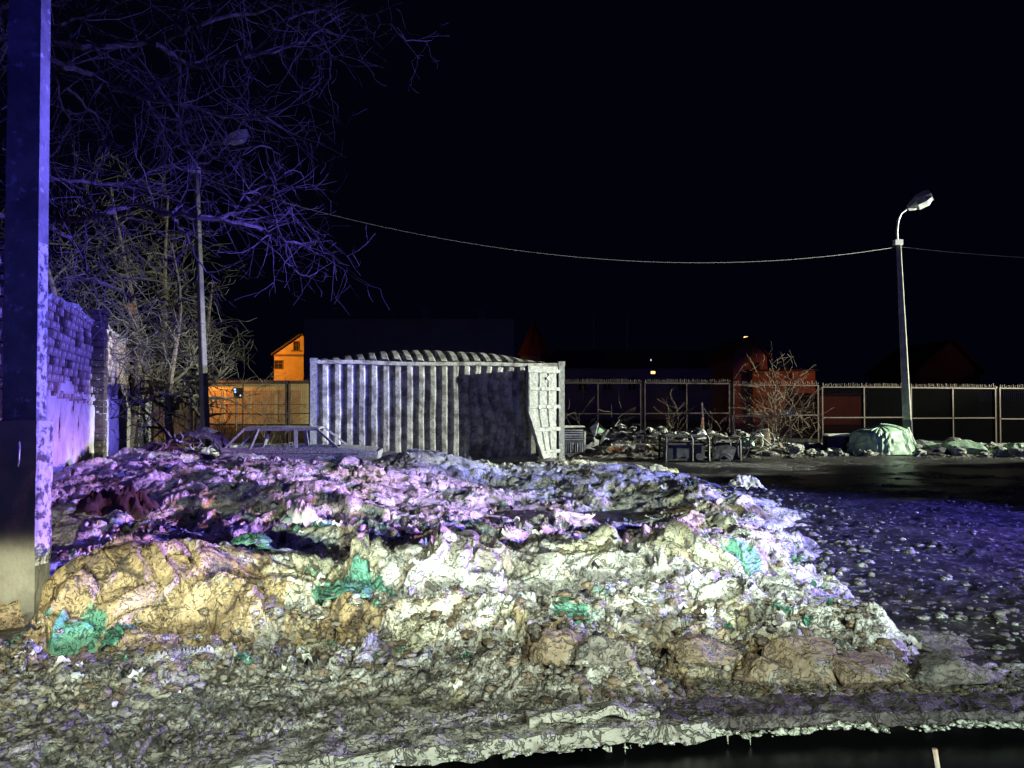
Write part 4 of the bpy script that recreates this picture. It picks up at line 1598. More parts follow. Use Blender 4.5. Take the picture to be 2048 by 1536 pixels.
# ---------------------------------------------------------------- fence
fen = empty('metal_fence', (0, 26.2, 0), 0, 'long steel mesh fence of framed panels with hooked spikes on top behind the yard', 'fence')
x_ = -16.0
fk = 0
rf = random.Random(4)
PWD = 2.94
xs = PX(1287, 26.2)
npan0 = -7
for k in range(npan0, 7):
    x0 = xs + k * 3.02
    x1 = x0 + PWD
    step_ = 0.0 if k < 0 else -0.07 * min(k, 2) - 0.02 * max(0, k - 2)
    top_, mid_, bot_ = 2.18 + step_, 1.14 + step_, 0.12 + step_ * 0.3
    r_ = 0.018

    def ftube(p0, p1, nm, rad=r_, mm=M['fence']):
        a = MB()
        a.beam((p0[0], p0[1], p0[2]), (p1[0], p1[1], p1[2]), rad * 2)
        return a.build(nm, mm, fen)
    ftube((x0 - 0.04, 0.06, -0.1), (x0 - 0.04 + rf.uniform(-.02, .02), 0.06, top_ + .06), 'post', 0.035)
    ftube((x0 + .03, 0, top_), (x1, 0, top_ - rf.uniform(0, .03)), 'rail')
    ftube((x0 + .03, 0, mid_), (x1, 0, mid_ + rf.uniform(-.03, .02)), 'rail')
    ftube((x0 + .03, 0, bot_), (x1, 0, bot_), 'rail', 0.018)
    ftube((x0 + .05, 0, bot_ + .02), (x0 + .05, 0, top_ - .02), 'upright')
    ftube(((x0 + x1) / 2, 0.0, bot_ + .02), ((x0 + x1) / 2, 0.0, top_ - .02), 'upright')
    ftube((x1 - .02, 0, bot_ + .02), (x1 - .02, 0, top_ - .03), 'upright', 0.018)
    a = MB()
    ns = 20
    for i in range(ns):
        xx = x0 + .1 + (x1 - x0 - .15) * i / (ns - 1)
        dx = rf.uniform(-.015, .015)
        a.tube([(xx - .03, 0, top_ + .02), (xx - .03 + dx, 0, top_ + .12 + rf.uniform(-.01, .03))], 0.007, 4)
        a.tube([(xx - .03, 0, top_ + .03), (xx + .035 + dx, 0, top_ + .04), (xx + .045 + dx, 0, top_ + .11 + rf.uniform(-.02, .02))], 0.007, 4)
    a.build('spikes', M['fence'], fen)['kind'] = 'stuff'
    a = MB()
    for i in range(1, 42):
        xx = x0 + .05 + (x1 - x0 - .07) * i / 42
        a.beam((xx, 0.012, bot_), (xx, 0.012, top_), 0.0028)
    for i in range(1, 28):
        zz = bot_ + (top_ - bot_) * i / 28
        a.beam((x0 + .05, 0.018, zz), (x1 - .02, 0.018, zz), 0.0028)
    a.build('wire_mesh', M['wire'], fen)['kind'] = 'stuff'
mb = MB()
mb.box((0, 26.25, 0.03), (46, 0.22, 0.2))
tag(mb.build('fence_plinth', M['concrete']), 'low concrete plinth running under the mesh fence', 'plinth')

# ---------------------------------------------------------------- far buildings
def window(parent, c, w, h, yface, cross=True, m=M['trim'], mp=M['pane']):
    a = MB()
    t = 0.07
    x_, z_ = c
    a.box((x_ - w / 2, yface - .03, z_), (t, .08, h + t))
    a.box((x_ + w / 2, yface - .03, z_), (t, .08, h + t))
    a.box((x_, yface - .034, z_ + h / 2), (w - t, .08, t))
    a.box((x_, yface - .034, z_ - h / 2), (w - t, .1, t))
    if cross:
        a.box((x_, yface - .026, z_), (.05, .05, h - t))
        a.box((x_, yface - .022, z_ + h * .1), (w - t, .04, .05))
    f_ = a.build('window', m, parent)
    a = MB()
    a.box((x_, yface - .005, z_), (w - .02, .02, h - .02))
    a.build('pane', mp, f_)
    return f_


def house(name, x0, x1, y0, depth, zeave, zapex, label, m, mr_, wins=(), apex=None, over=0.25, cat='house', litw=()):
    cx = (x0 + x1) / 2
    hb = empty(name, (cx, y0, 0), 0, label, cat)
    ax = (apex if apex is not None else cx) - cx
    a = MB()
    hw = (x1 - x0) / 2
    poly = [(-hw, -0.1), (hw, -0.1), (hw, zeave), (ax, zapex), (-hw, zeave)]
    Mx = Matrix.Translation((0, depth / 2, 0))
    a.prism(poly, depth, Mx)
    a.build('wall', m, hb)
    for sg in (-1, 1):
        a = MB()
        e = Vector((sg * hw, 0, zeave))
        p_ = Vector((ax, 0, zapex))
        d_ = (e - p_).normalized()
        e2 = e + d_ * over
        nrm = Vector((-d_.z, 0, d_.x)) * (1 if sg < 0 else -1)
        if nrm.z < 0:
            nrm = -nrm
        vs = []
        for yy in (-over, depth + over):
            for q_ in (p_ + nrm * .02, e2 + nrm * .02, e2 + nrm * .16, p_ + nrm * .16):
                vs.append((q_.x, yy, q_.z))
        a.add(vs, [(0, 1, 2, 3), (7, 6, 5, 4), (0, 4, 5, 1), (1, 5, 6, 2), (2, 6, 7, 3), (3, 7, 4, 0)])
        a.build('roof', mr_, hb)
    for (wx, wz, ww, wh) in wins:
        window(hb, (wx - cx, wz), ww, wh, 0)
    return hb


# ochre gable house and its low annexe, under a street lamp
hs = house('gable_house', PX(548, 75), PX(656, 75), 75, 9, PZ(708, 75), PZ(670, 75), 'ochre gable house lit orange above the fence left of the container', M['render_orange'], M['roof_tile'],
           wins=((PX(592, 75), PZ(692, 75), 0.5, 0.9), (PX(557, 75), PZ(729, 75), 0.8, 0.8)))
mb = MB()
mb.box((0, -.06, PZ(710.5, 75)), (5.1, .12, .18))
mb.build('string_course', M['trim'], hs)
mb = MB()
mb.box((PX(592, 75) - hs.location.x, -.1, PZ(701.5, 75)), (0.9, .2, .1))
mb.build('sill', M['trim'], hs)
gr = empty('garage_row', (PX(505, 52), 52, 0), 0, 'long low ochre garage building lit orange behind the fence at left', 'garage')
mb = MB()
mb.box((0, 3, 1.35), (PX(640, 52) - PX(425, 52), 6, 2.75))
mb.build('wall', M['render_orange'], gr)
mb = MB()
mb.box((0, 2.9, 2.82), (7.6, 6.6, 0.18))
mb.build('roof', M['roof_tile'], gr)
for k in range(4):
    mb = MB()
    xx = -2.7 + k * 1.75
    mb.box((xx, -0.04, 1.15), (1.45, 0.06, 2.2))
    mb.build('door', M['garage'], gr)
mb = MB()
mb.box((0, -.05, 1.30), (7.2, .05, .06))
mb.build('ledge', M['trim'], gr)
sg = empty('signal_lamp', (PX(473, 40), 40, 0), 0, 'small blue and white signal lamp on a mast in front of the garages', 'signal lamp')
mb = MB()
mb.tube([(0, 0, 0), (0, 0, PZ(790, 40))], 0.04, 6)
mb.build('mast', M['black'], sg)
mb = MB()
mb.box((0.1, 0, PZ(786, 40)), (0.42, 0.14, 0.55))
mb.build('housing', M['black'], sg)
for (dx, py, mm, r_) in ((-.08, 779, 'lit_blue', .05), (-.06, 784, 'lit_blue', .045), (.2, 791, 'lit_white', .035)):
    mb = MB()
    mb.tube([(dx + .03, -.075, PZ(py, 40)), (dx + .03, -.1, PZ(py, 40))], r_, 8)
    mb.build('lens', M[mm], sg)

# dark block behind the container
bk = empty('dark_block', (0, 60, 0), 0, 'long dark flat roofed block rising behind the container with four chimneys', 'building')
bx0, bx1, bz = PX(607, 60), PX(1028, 60), PZ(637, 60)
mb = MB()
mb.box(((bx0 + bx1) / 2, 4.5, bz / 2), (bx1 - bx0, 9, bz))
mb.build('wall', M['render_grey'], bk)
for (c0, c1) in ((662, 674), (778, 790), (843, 857), (955, 969)):
    mb = MB()
    a0, a1 = PX(c0, 62), PX(c1, 62)
    mb.box(((a0 + a1) / 2, 2.5, bz + .5), (a1 - a0, .6, 1.0))
    mb.box(((a0 + a1) / 2, 2.5, bz + 1.04), (a1 - a0 + .12, .72, .1))
    mb.build('chimney', M['render_grey'], bk)
for k in range(0):
    window(bk, (bx0 + 1.6 + k * 2.2, bz - 2.2), 0.9, 1.2, 0, m=M['render_grey'])

# long low building right of the container
lb = empty('long_building', (0, 62, 0), 0, 'long dark low building behind the fence right of the container with one lit window', 'building')
l0, l1, lz = PX(1085, 62), PX(1502, 62), PZ(722, 62)
mb = MB()
mb.box(((l0 + l1) / 2, 4, lz / 2 - .3), (l1 - l0, 8, lz - .6))
mb.build('wall', M['render_grey'], lb)
mb = MB()
mb.prism([(l0 - .3, lz - .58), (l1 + .3, lz - .58), (l1 - 1.2, lz + 1.0), (l0 + 1.2, lz + 1.0)], 5.0, Matrix.Translation((0, 4, 0)))
mb.build('roof', M['roof_tile'], lb)
for k in range(8):
    xx = l0 + 1.2 + k * 2.0
    if abs(xx - PX(1305, 62)) > 0.7:
        window(lb, (xx, 2.9), 0.7, 1.1, 0, m=M['render_grey'])
window(lb, (PX(1306, 62), PZ(745, 62)), 0.42, 0.28, 0, cross=False, mp=M['lit_window'])
window(lb, (PX(1302, 62), PZ(720, 62)), 0.14, 0.20, 0, cross=False, mp=M['lit_white'])
for px_ in (1193, 1262):
    mb = MB()
    mb.tube([(PX(px_, 64), 66, lz + .8), (PX(px_, 64), 66, PZ(616, 64))], 0.06, 6)
    mb.tube([(PX(px_, 64) - .3, 66, PZ(622, 64)), (PX(px_, 64) + .3, 66, PZ(622, 64))], 0.02, 4)
    tag(mb.build('roof_antenna', M['dull_steel']), 'thin pale mast rising %s above the long dark building' % ('at left' if px_ < 1200 else 'at right'), 'antenna')
# pointed red roof
tw = empty('turret', (PX(1068, 80), 80, 0), 0, 'faint red pointed turret roof right of the dark block', 'tower')
mb = MB()
mb.tube([(0, 0, 0), (0, 0, PZ(712, 80))], 1.5, 8)
mb.build('wall', M['render_grey'], tw)
mb = MB()
mb.tube([(0, 0, PZ(712, 80)), (0, 0, PZ(640, 80))], [1.9, 0.05], 8)
mb.build('roof', M['roof_red'], tw)
# red house at right and the garage beside it
rh = house('red_house', PX(1466, 56), PX(1535, 56), 56, 7, PZ(713, 56), PZ(676, 56), 'narrow reddish gable house above the fence right of the middle with a tall window', M['render_red'], M['roof_red'],
           wins=((PX(1512, 56), PZ(738, 56), 0.55, 0.95),), apex=PX(1500, 56), over=0.3)
an = empty('red_annexe', (PX(1568, 55), 55, 0), 0, 'flat roofed reddish annexe joined to the right of the narrow house', 'building')
aw = PX(1630, 55) - PX(1505, 55)
mb = MB()
mb.box((0, 3, PZ(742, 55) / 2), (aw, 6, PZ(742, 55)))
mb.build('wall', M['render_red'], an)
mb = MB()
mb.box((0, 3, PZ(742, 55) + .06), (aw + .3, 6.4, .12))
mb.build('roof', M['roof_tile'], an)
window(an, (PX(1578, 55) - an.location.x, PZ(752, 55)), 0.35, 0.45, 0)
window(an, (PX(1577, 55) - an.location.x, PZ(782, 55)), 0.45, 0.6, 0)
mb = MB()
mb.box((0, -.05, PZ(797, 55)), (aw, .1, .12))
mb.build('string_course', M['trim'], an)
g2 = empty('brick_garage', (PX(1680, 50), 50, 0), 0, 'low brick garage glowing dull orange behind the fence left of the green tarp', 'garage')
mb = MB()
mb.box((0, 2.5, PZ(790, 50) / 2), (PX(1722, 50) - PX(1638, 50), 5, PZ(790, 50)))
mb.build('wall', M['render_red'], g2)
mb = MB()
mb.box((0, 2.5, PZ(790, 50) + .07), (PX(1722, 50) - PX(1638, 50) + .3, 5.4, .12))
mb.build('roof', M['roof_tile'], g2)
dh = house('dark_house', PX(1830, 70), PX(1960, 70), 70, 9, PZ(742, 70), PZ(682, 70), 'dark house with a faint red sloping roof edge beyond the lamp post', M['render_grey'], M['roof_red'], apex=PX(1905, 70), over=0.4)
sl = empty('street_lamp', (PX(1525, 58), 62, 0), 0, 'far small street lamp glowing yellow above the red house', 'lamp')
mb = MB()
mb.tube([(0, 0, 0), (0, 0, PZ(672, 62))], 0.05, 6)
mb.build('mast', M['black'], sl)
mb = MB()
mb.box((0, 0, PZ(678, 62)), (0.3, 0.2, 0.4))
mb.build('lamp', M['lit_window'], sl)

# the street's sodium lamps that shine on those houses
OR = (1.0, 0.36, 0.04)
spot('sodium_street_lamp', (-27, 68, 7.0), (-21.5, 75, 4.0), 4800, OR, 80, .6, .2)
spot('sodium_street_lamp', (-20.8, 50.2, 3.6), (-17.6, 52, 0.4), 760, OR, 100, .6, .2)
spot('sodium_street_lamp', (20.6, 48.6, 4.2), (19.6, 55, 2.2), 290, (1.0, 0.31, 0.07), 56, .5, .2)
spot('sodium_street_lamp', (19.5, 44.0, 5.0), (20.3, 50, 1.0), 150, (1.0, 0.30, 0.03), 70, .6, .2)
spot('sodium_street_lamp', (3.5, 72.0, 8.0), (2.3, 80, 6.0), 18, (1.0, 0.1, 0.05), 40, .5, .2)
spot('sodium_street_lamp', (44, 63.0, 7.5), (40, 70, 6.5), 30, (1.0, 0.1, 0.08), 50, .5, .2)

# ---------------------------------------------------------------- trees
def twig_grow(segs, p, d, L, r, lvl, rg, droop=0.0, curl=0.5):
    n_ = max(3, int(L / 0.16))
    n_ = min(n_, 9)
    pts = [p.copy()]
    rad = [r]
    d = d.normalized()
    ax = Vector((rg.gauss(0, 1), rg.gauss(0, 1), rg.gauss(0, 1))).normalized()
    for i in range(n_):
        d = d + Vector((rg.gauss(0, .17), rg.gauss(0, .17), rg.gauss(0, .17))) + ax * curl * 0.12 + Vector((0, 0, -droop * 0.08))
        d.normalize()
        p = p + d * (L / n_)
        pts.append(p.copy())
        rad.append(r * (1 - 0.72 * (i + 1) / n_))
        if lvl > 0 and i > 0 and rg.random() < (0.62 if lvl > 1 else 0.55):
            q = d.orthogonal().normalized()
            q.rotate(Matrix.Rotation(rg.uniform(0, 6.28), 3, d))
            nd = (d * rg.uniform(0.35, 1.0) + q * rg.uniform(0.5, 1.0))
            twig_grow(segs, p, nd, L * rg.uniform(0.40, 0.72), rad[-1] * 0.7, lvl - 1, rg, droop, curl)
    segs.append((pts, rad))


def clean_path(pts, sub=4, wob=0.04, rg=random):
    """smooth a polyline by Catmull-Rom"""
    P_ = [Vector(p_) for p_ in pts]
    out = []
    for i in range(len(P_) - 1):
        a, b, c, d = P_[max(i - 1, 0)], P_[i], P_[i + 1], P_[min(i + 2, len(P_) - 1)]
        for k in range(sub):
            t = k / sub
            out.append(0.5 * ((2 * b) + (-a + c) * t + (2 * a - 5 * b + 4 * c - d) * t * t + (-a + 3 * b - 3 * c + d) * t ** 3)
                       + Vector((rg.gauss(0, wob), rg.gauss(0, wob), rg.gauss(0, wob))) * .5)
    out.append(P_[-1])
    return out


Z9 = 2.276
CUR = [
    ([(0, 190), (200, 100), (480, 20), (640, -60)], 9.5, .05),
    ([(-60, 200), (130, 185), (400, 190), (700, 180), (900, 90), (1200, 30), (1420, -20)], 9.4, .055),
    ([(140, 200), (250, 280), (430, 340), (640, 430), (900, 485), (1050, 530), (1250, 515)], 9.2, .04),
    ([(420, 200), (560, 300), (690, 350), (760, 420)], 9.2, .02),
    ([(700, 190), (830, 270), (950, 285), (1100, 245), (1300, 200), (1450, 120), (1560, 40)], 9.4, .03),
    ([(1300, 60), (1500, 20), (1700, 60), (1850, 160), (1960, 170)], 9.5, .018),
    ([(1450, 120), (1500, 300), (1440, 440)], 9.5, .014),
    ([(1060, 180), (1110, 350), (1130, 540)], 9.3, .018),
    ([(-60, 780), (110, 790), (300, 820), (560, 830), (700, 760), (900, 745), (1020, 670), (1130, 500)], 9.8, .03),
    ([(-100, 1010), (210, 1000), (400, 985), (600, 930), (780, 970), (1000, 985), (1150, 920), (1200, 890), (1320, 930)], 9.4, .05),
    ([(780, 975), (1000, 1000), (1180, 1040), (1280, 1085), (1400, 1120), (1450, 1080)], 9.3, .028),
    ([(780, 980), (830, 1060), (900, 1180), (1000, 1280)], 9.3, .02),
    ([(560, 200), (720, 400), (840, 620), (860, 800)], 9.9, .03),
    ([(640, 430), (720, 560), (780, 720)], 9.4, .02),
    ([(0, 300), (40, 520), (140, 640), (260, 800)], 9.6, .03),
    ([(220, 1040), (350, 1120), (420, 1260), (560, 1330)], 9.9, .03),
    ([(1120, 900), (1250, 1000), (1310, 1180), (1370, 1250), (1440, 1240)], 9.3, .015),
    ([(1020, 670), (1180, 660), (1270, 700)], 9.5, .014),
    ([(-40, 60), (60, 20), (260, -60)], 9.5, .06),
    ([(300, 400), (430, 540), (470, 700), (420, 780)], 9.8, .02),
    ([(200, 210), (250, 420), (310, 560), (330, 790)], 9.6, .025),
    ([(1100, 880), (1240, 830), (1390, 860)], 9.4, .012),
    ([(1200, 520), (1330, 600), (1490, 540)], 9.4, .012),
]
t1b = Vector((-8.0, 11.0, 0))
t1 = empty('bare_tree', t1b, 0, 'large bare tree with violet lit boughs reaching in from the upper left', 'tree')
rg = random.Random(77)
segs = []
mb = MB()
mb.tube([Vector((0, 0, -0.2)), Vector((0.1, 0, 2)), Vector((0.3, -.3, 4.2)), Vector((0.4, -.4, 6)), Vector((0.6, -.3, 9)), Vector((.7, -.2, 12))], [.34, .28, .24, .19, .12, .05], 10)
mb.build('trunk', M['bark'], t1)
for (pts, Yd, r0) in CUR:
    path = [PT(a / Z9, b / Z9, Yd + 0.5 * math.sin(a * 0.004 + b)) for (a, b) in pts]
    if pts[0][0] <= 0:      # joins the trunk outside the picture
        path = [t1b + Vector((0.35, -.3, max(2.5, path[0].z - 0.8)))] + path
    cp = clean_path(path, 5, 0.03, rg)
    nn = len(cp)
    rad = [r0 * (1 - 0.78 * i / nn) for i in range(nn)]
    a = MB()
    a.tube([q - t1b for q in cp], rad, 6)
    a.build('bough', M['bark'] if r0 > .035 else M['twig'], t1)
    for i in range(3, nn):
        if cp[i].x < -7.2:
            continue
        for _ in range(2 if r0 > .02 else 1):
            if rg.random() < 0.66:
                d_ = (cp[i] - cp[i - 1]).normalized()
                q = d_.orthogonal().normalized()
                q.rotate(Matrix.Rotation(rg.uniform(0, 6.28), 3, d_))
                twig_grow(segs, cp[i], d_ * rg.uniform(.3, 1) + q * rg.uniform(.5, 1.1), rg.uniform(0.5, 1.1) * (1.0 if r0 > .025 else .55) * (1.0 if cp[i].x < -4.5 or cp[i].z > 5.5 else .8), min(0.010, rad[i] * 0.55), 2, rg, rg.choice([-.5, 0.2, 0.8]), rg.choice([.3, 1.2]))
a = MB()
for (pts, rad) in segs:
    a.tube([q - t1b for q in pts], [max(0.003, r_) for r_ in rad], 3, caps=False)
o = a.build('twigs', M['twig'], t1)
o['kind'] = 'stuff'


def far_tree(base, H, spread, seed, label, r0=0.14, m=M['twig_far'], nb=26, low=0.18, group=None, twigr=0.009):
    rg = random.Random(seed)
    b0 = Vector(base)
    t = empty('bare_tree', b0, 0, label, 'tree', group)
    tr = [Vector((0, 0, -.2))]
    d = Vector((rg.uniform(-.1, .1), rg.uniform(-.1, .1), 1))
    for i in range(10):
        d = (d + Vector((rg.gauss(0, .08), rg.gauss(0, .08), .05))).normalized()
        tr.append(tr[-1] + d * H / 11)
    rad = [r0 * (1 - .85 * i / 10) for i in range(11)]
    a = MB()
    a.tube(tr, rad, 8)
    a.build('trunk', M['bark'], t)
    segs = []
    bo = MB()
    for i in range(nb):
        f = low + (1 - low) * (i / nb)
        k = f * 10
        j = min(9, int(k))
        p_ = tr[j].lerp(tr[j + 1], k - j)
        ang = rg.uniform(0, 6.28)
        up = rg.uniform(-0.1, 0.9)
        dd = Vector((math.cos(ang), math.sin(ang), up)).normalized()
        L = spread * rg.uniform(.5, 1.0) * (1.15 - 0.6 * f)
        sg_ = []
        twig_grow(sg_, p_, dd, L, max(0.014, rad[j] * 0.5), 3, rg, rg.uniform(-.4, .6), rg.uniform(.2, 1.0))
        segs += sg_
    a = MB()
    for (pts, rd) in segs:
        a.tube(pts, [max(twigr, r_) for r_ in rd], 3, caps=False)
    o = a.build('twigs', m, t)
    o['kind'] = 'stuff'
    return t


far_tree((PX(150, 19), 19.5, 0), 8.5, 2.4, 1, 'bare grey tree just beyond the wall right of the concrete pole', .16, nb=30)
far_tree((PX(235, 23), 23.5, 0), 9.0, 2.6, 2, 'dense bare tree above the far end of the brick wall', .18, nb=30)
far_tree((PX(345, 22), 22.0, 0), 7.0, 2.0, 3, 'low bare tree between the wall and the slim lamp post', .13, nb=28, low=.12)
far_tree((PX(405, 24), 24.0, 0), 6.0, 1.8, 4, 'dark bare tree right behind the slim lamp post', .20, nb=22, low=.2)
far_tree((PX(290, 27), 28.0, 0), 10.0, 3.0, 5, 'tall bare tree behind the gap at the end of the wall', .2, nb=30)
far_tree((PX(330, 19), 20.5, 0), 3.2, 1.4, 6, 'scrubby bare sapling near the end of the brick wall', .05, nb=18, low=.05)


def shrub(base, h, w, n_, seed, label, m, cat='shrub', r_=0.012, lvl=2, bend=.3):
    rg = random.Random(seed)
    s = empty('dry_shrub', base, 0, label, cat)
    a = MB()
    for i in range(n_):
        ang = rg.uniform(0, 6.28)
        d_ = Vector((math.cos(ang) * rg.uniform(0, w), math.sin(ang) * rg.uniform(0, w), 1))
        sg_ = []
        twig_grow(sg_, Vector((rg.uniform(-.1, .1), rg.uniform(-.1, .1), 0)), d_, h * rg.uniform(.55, 1.0), r_, lvl, rg, 0.1, bend)
        for (pts, rd) in sg_:
            a.tube(pts, [max(0.005, q * .7) for q in rd], 3, caps=False)
    o = a.build('stems', m, s)
    o['kind'] = 'stuff'
    return s


shrub((PX(1552, 25.4), 25.4, 0), 2.7, .45, 16, 3, 'tall dry shrub growing against the fence in front of the red house', M['dry'], r_=0.016)
shrub((PX(535, 25), 25.0, 0), 2.3, .5, 9, 5, 'thin bare shrub in front of the garages left of the container', M['dry'])
shrub((PX(1240, 25), 25.3, 0), 1.6, .35, 8, 6, 'dry weeds behind the rubbish pile left of the double fence post', M['dry'], r_=.008, lvl=1)
shrub((PX(1345, 25), 25.3, 0), 1.9, .3, 9, 7, 'tall dry weeds behind the long white board', M['dry'], r_=.008, lvl=1)
shrub((PX(1425, 25), 25.2, 0), 1.3, .6, 8, 8, 'curled dry weeds right of the leaning stake', M['dry'], r_=.008, lvl=1, bend=1.5)
shrub((PX(1170, 25), 25.4, 0), 1.9, .3, 5, 9, 'thin dry stalks beside the open container door', M['dry'], r_=.008, lvl=1)
shrub((PX(1620, 25), 25.4, 0), 1.5, .4, 5, 10, 'sparse dry twigs right of the tall shrub', M['dry'], r_=.008, lvl=1)
# plank fence seen between wall and tree
pf_ = empty('plank_fence', (PX(355, 26), 26, 0), 0, 'piece of brown plank fence beyond the end of the brick wall', 'fence')
rp = random.Random(3)
for k in range(9):
    mb = MB()
    h_ = 1.5 + rp.uniform(-.25, .25) - 0.05 * k
    mb.box((-0.7 + k * .17, rp.uniform(-.01, .01), h_ / 2), (0.145, 0.025, h_), jit=.006)
    mb.build('plank', mat('brown_plank', (0.35, 0.2, 0.1), .85, 0, (.22, .13, .07), 5) if k == 0 else bpy.data.materials['brown_plank'], pf_)
spot('sodium_street_lamp', (-11.5, 23.0, 4.5), (-11.3, 26, .4), 12, OR, 70, .6, .1)

# ---------------------------------------------------------------- rubbish pile right of the container
YR = 23.0


def pile_h(x, y):
    return 0.62 * math.exp(-((x - 3.6) / 1.9) ** 2 - ((y - 23.6) / 1.3) ** 2) + 0.42 * math.exp(-((x - 6.6) / 1.8) ** 2 - ((y - 23.8) / 1.2) ** 2) + 0.16 * math.exp(-((x - 12) / 6) ** 2 - ((y - 24.3) / .9) ** 2)


mb = MB()


def pile_fn(u, v):
    x = 1.6 + 18 * u
    y = 21.2 + 4.6 * v
    q = Vector((x, y, 0))
    return (x, y, pile_h(x, y) + 0.10 * mnoise.noise(q * 2.1) + 0.07 * (0.5 - abs(mnoise.noise(q * 4.7))) + .03 * mnoise.noise(q * 11) - 0.07)


mb.grid(pile_fn, 420, 110)
o = mb.build('rubble_bed', mat('rubble', (0.07, 0.062, 0.055), .8, 0, (0.30, 0.28, 0.22), 7, .8, 20, thr=(.5, .62), base3=(.6, .6, .5), thr3=(.64, .68), scale3=5), smooth=False)
tag(o, 'low bed of dark rubble and crushed rubbish along the foot of the fence', 'rubble', kind='stuff')

rp = random.Random(12)
kinds = []


def scrap(kind, x, y, s, seed):
    rg = random.Random(seed)
    z = pile_h(x, y)
    a = MB()
    zone = 'beside the container door' if x < 3.0 else ('around the orange rag' if x < 4.2 else ('left of the larger black machine frame' if x < 4.9 else
                                                          ('behind the two black machine frames' if x < 6.6 else 'around the wire hoop')))
    words = {'white_scrap': 'white', 'pale_wood': 'pale wooden', 'dark_wood': 'dark wooden', 'concrete': 'grey', 'dull_steel': 'dull steel', 'charred_metal': 'charred',
             'pale_cloth': 'pale cloth', 'dirty_ice': 'icy', 'black_plastic': 'black', 'brown_rock': 'brown', 'grey_rock': 'grey'}
    if kind == 'board':
        q = Matrix.Rotation(rg.uniform(0, 3.1), 3, 'Z') @ Matrix.Rotation(rg.uniform(-.45, .45), 3, 'Y') @ Matrix.Rotation(rg.uniform(-.6, .6), 3, 'X')
        a.box((0, 0, 0), (s * 1.8, s * .28, 0.03), q, jit=.008, rng=rg)
        nm, m, lb_, ct, g = 'scrap_board', rg.choice([M['white'], M['pale_wood'], M['dark_wood'], M['concrete']]), 'short broken board lying in the rubbish pile', 'board', 'broken boards in the rubbish pile'
    elif kind == 'pipe':
        p = Vector((0, 0, 0))
        d = Vector((rg.uniform(-1, 1), rg.uniform(-.4, .4), rg.uniform(-.2, .5))).normalized()
        pts = [p]
        for i in range(5):
            d = (d + Vector((rg.gauss(0, .2), rg.gauss(0, .2), rg.gauss(0, .2)))).normalized()
            pts.append(pts[-1] + d * s * .3)
        a.tube(pts, 0.016, 5)
        nm, m, lb_, ct, g = 'scrap_pipe', rg.choice([M['dull_steel'], M['charred'], M['white']]), 'short bent pipe lying in the rubbish pile', 'pipe', 'bent pipes in the rubbish pile'
    elif kind == 'rag':
        o_ = Vector((seed, seed * .3, 0))
        a.grid(lambda u, v: ((u - .5) * s * (1 + .4 * mnoise.noise(Vector((v * 3, 0, 0)) + o_)), (v - .5) * s * .7, s * .5 * (0.5 - abs(mnoise.noise(Vector((u * 2.2, v * 2.2, 0)) + o_))) + .25 * s * math.sin(math.pi * u)), 9, 7)
        nm, m, lb_, ct, g = 'rag', rg.choice([M['cloth'], M['white'], M['ice'], M['black'], M['cloth']]), 'crumpled scrap of sheeting in the rubbish pile', 'sheeting', 'crumpled sheeting in the rubbish pile'
    else:
        me = lump_mesh('rubble_stone', seed, s * .5, s * .4, s * .35, 2, .4, 1.5)
        o = link_mesh('rubble_stone', me, rg.choice([M['ice'], M['concrete'], M['rock_grey'], M['charred']]))
        o.location = (x, y, z)
        cw = words.get(o.data.materials[0].name, 'pale')
        return tag(o, '%s broken chunk in the rubbish pile %s' % (cw, zone), 'rubble', '%s chunks %s' % (cw, zone))
    o = a.build(nm, m)
    o.location = (x, y, z + s * .12)
    cw = words.get(m.name, 'pale')
    nn_ = {'board': 'broken board', 'pipe': 'bent pipe', 'sheeting': 'crumpled sheeting'}[ct]
    return tag(o, '%s %s in the rubbish pile %s' % (cw, nn_, zone), ct, '%s %s pieces %s' % (cw, nn_, zone))


for i in range(150):
    Yd = rp.uniform(21.9, 24.8)
    x = rp.uniform(1.9, 8.4)
    scrap(rp.choice(['board', 'board', 'pipe', 'rag', 'rag', 'stone']), x, Yd, rp.uniform(.14, .42), 100 + i)

# row of snow lumps on the right, along the plinth
rp = random.Random(8)
for i in range(60):
    px_ = 1565 + 500 * (i + rp.random()) / 60
    Yd = rp.uniform(22.0, 24.6)
    s = rp.uniform(.16, .46) * (1.15 if px_ > 1800 else 1)
    x = PX(px_, Yd)
    me = lump_mesh('ice_lump', 300 + i, s * rp.uniform(.5, .8), s * .5, s * rp.uniform(.35, .5), 3, .5, 1.6, ridge=.8)
    g_ = px_ > 1840 and rp.random() < .4
    dk = rp.random() < .22
    o = link_mesh('ice_lump', me, M['ice_green'] if g_ else (M['charred'] if dk else M['ice']))
    o.location = (x, Yd, pile_h(x, Yd) * .6 + s * .1)
    o.rotation_euler = (0, 0, rp.uniform(0, 6))
    zn = ('below the yellowish framed panel' if px_ < 1640 else 'in front of the low table' if px_ < 1710 else 'in front of the green tarpaulin' if px_ < 1805 else
          'just right of the lamp post foot' if px_ < 1890 else 'around the big greenish bag' if px_ < 1975 else 'near the right end of the row')
    if g_:
        tag(o, 'greenish ice lump in the row %s' % zn, 'ice lump', 'greenish ice lumps %s' % zn)
    elif dk:
        tag(o, 'dark lump in the ice row %s' % zn, 'lump', 'dark lumps %s' % zn)
    else:
        tag(o, 'pale ice lump in the row %s' % zn, 'ice lump', 'pale ice lumps %s' % zn)

YM = 23.0


def put(o, px, Yd, z=None):
    o.location = (PX(px, Yd), Yd, pile_h(PX(px, Yd), Yd) - .05 if z is None else z)
    return o


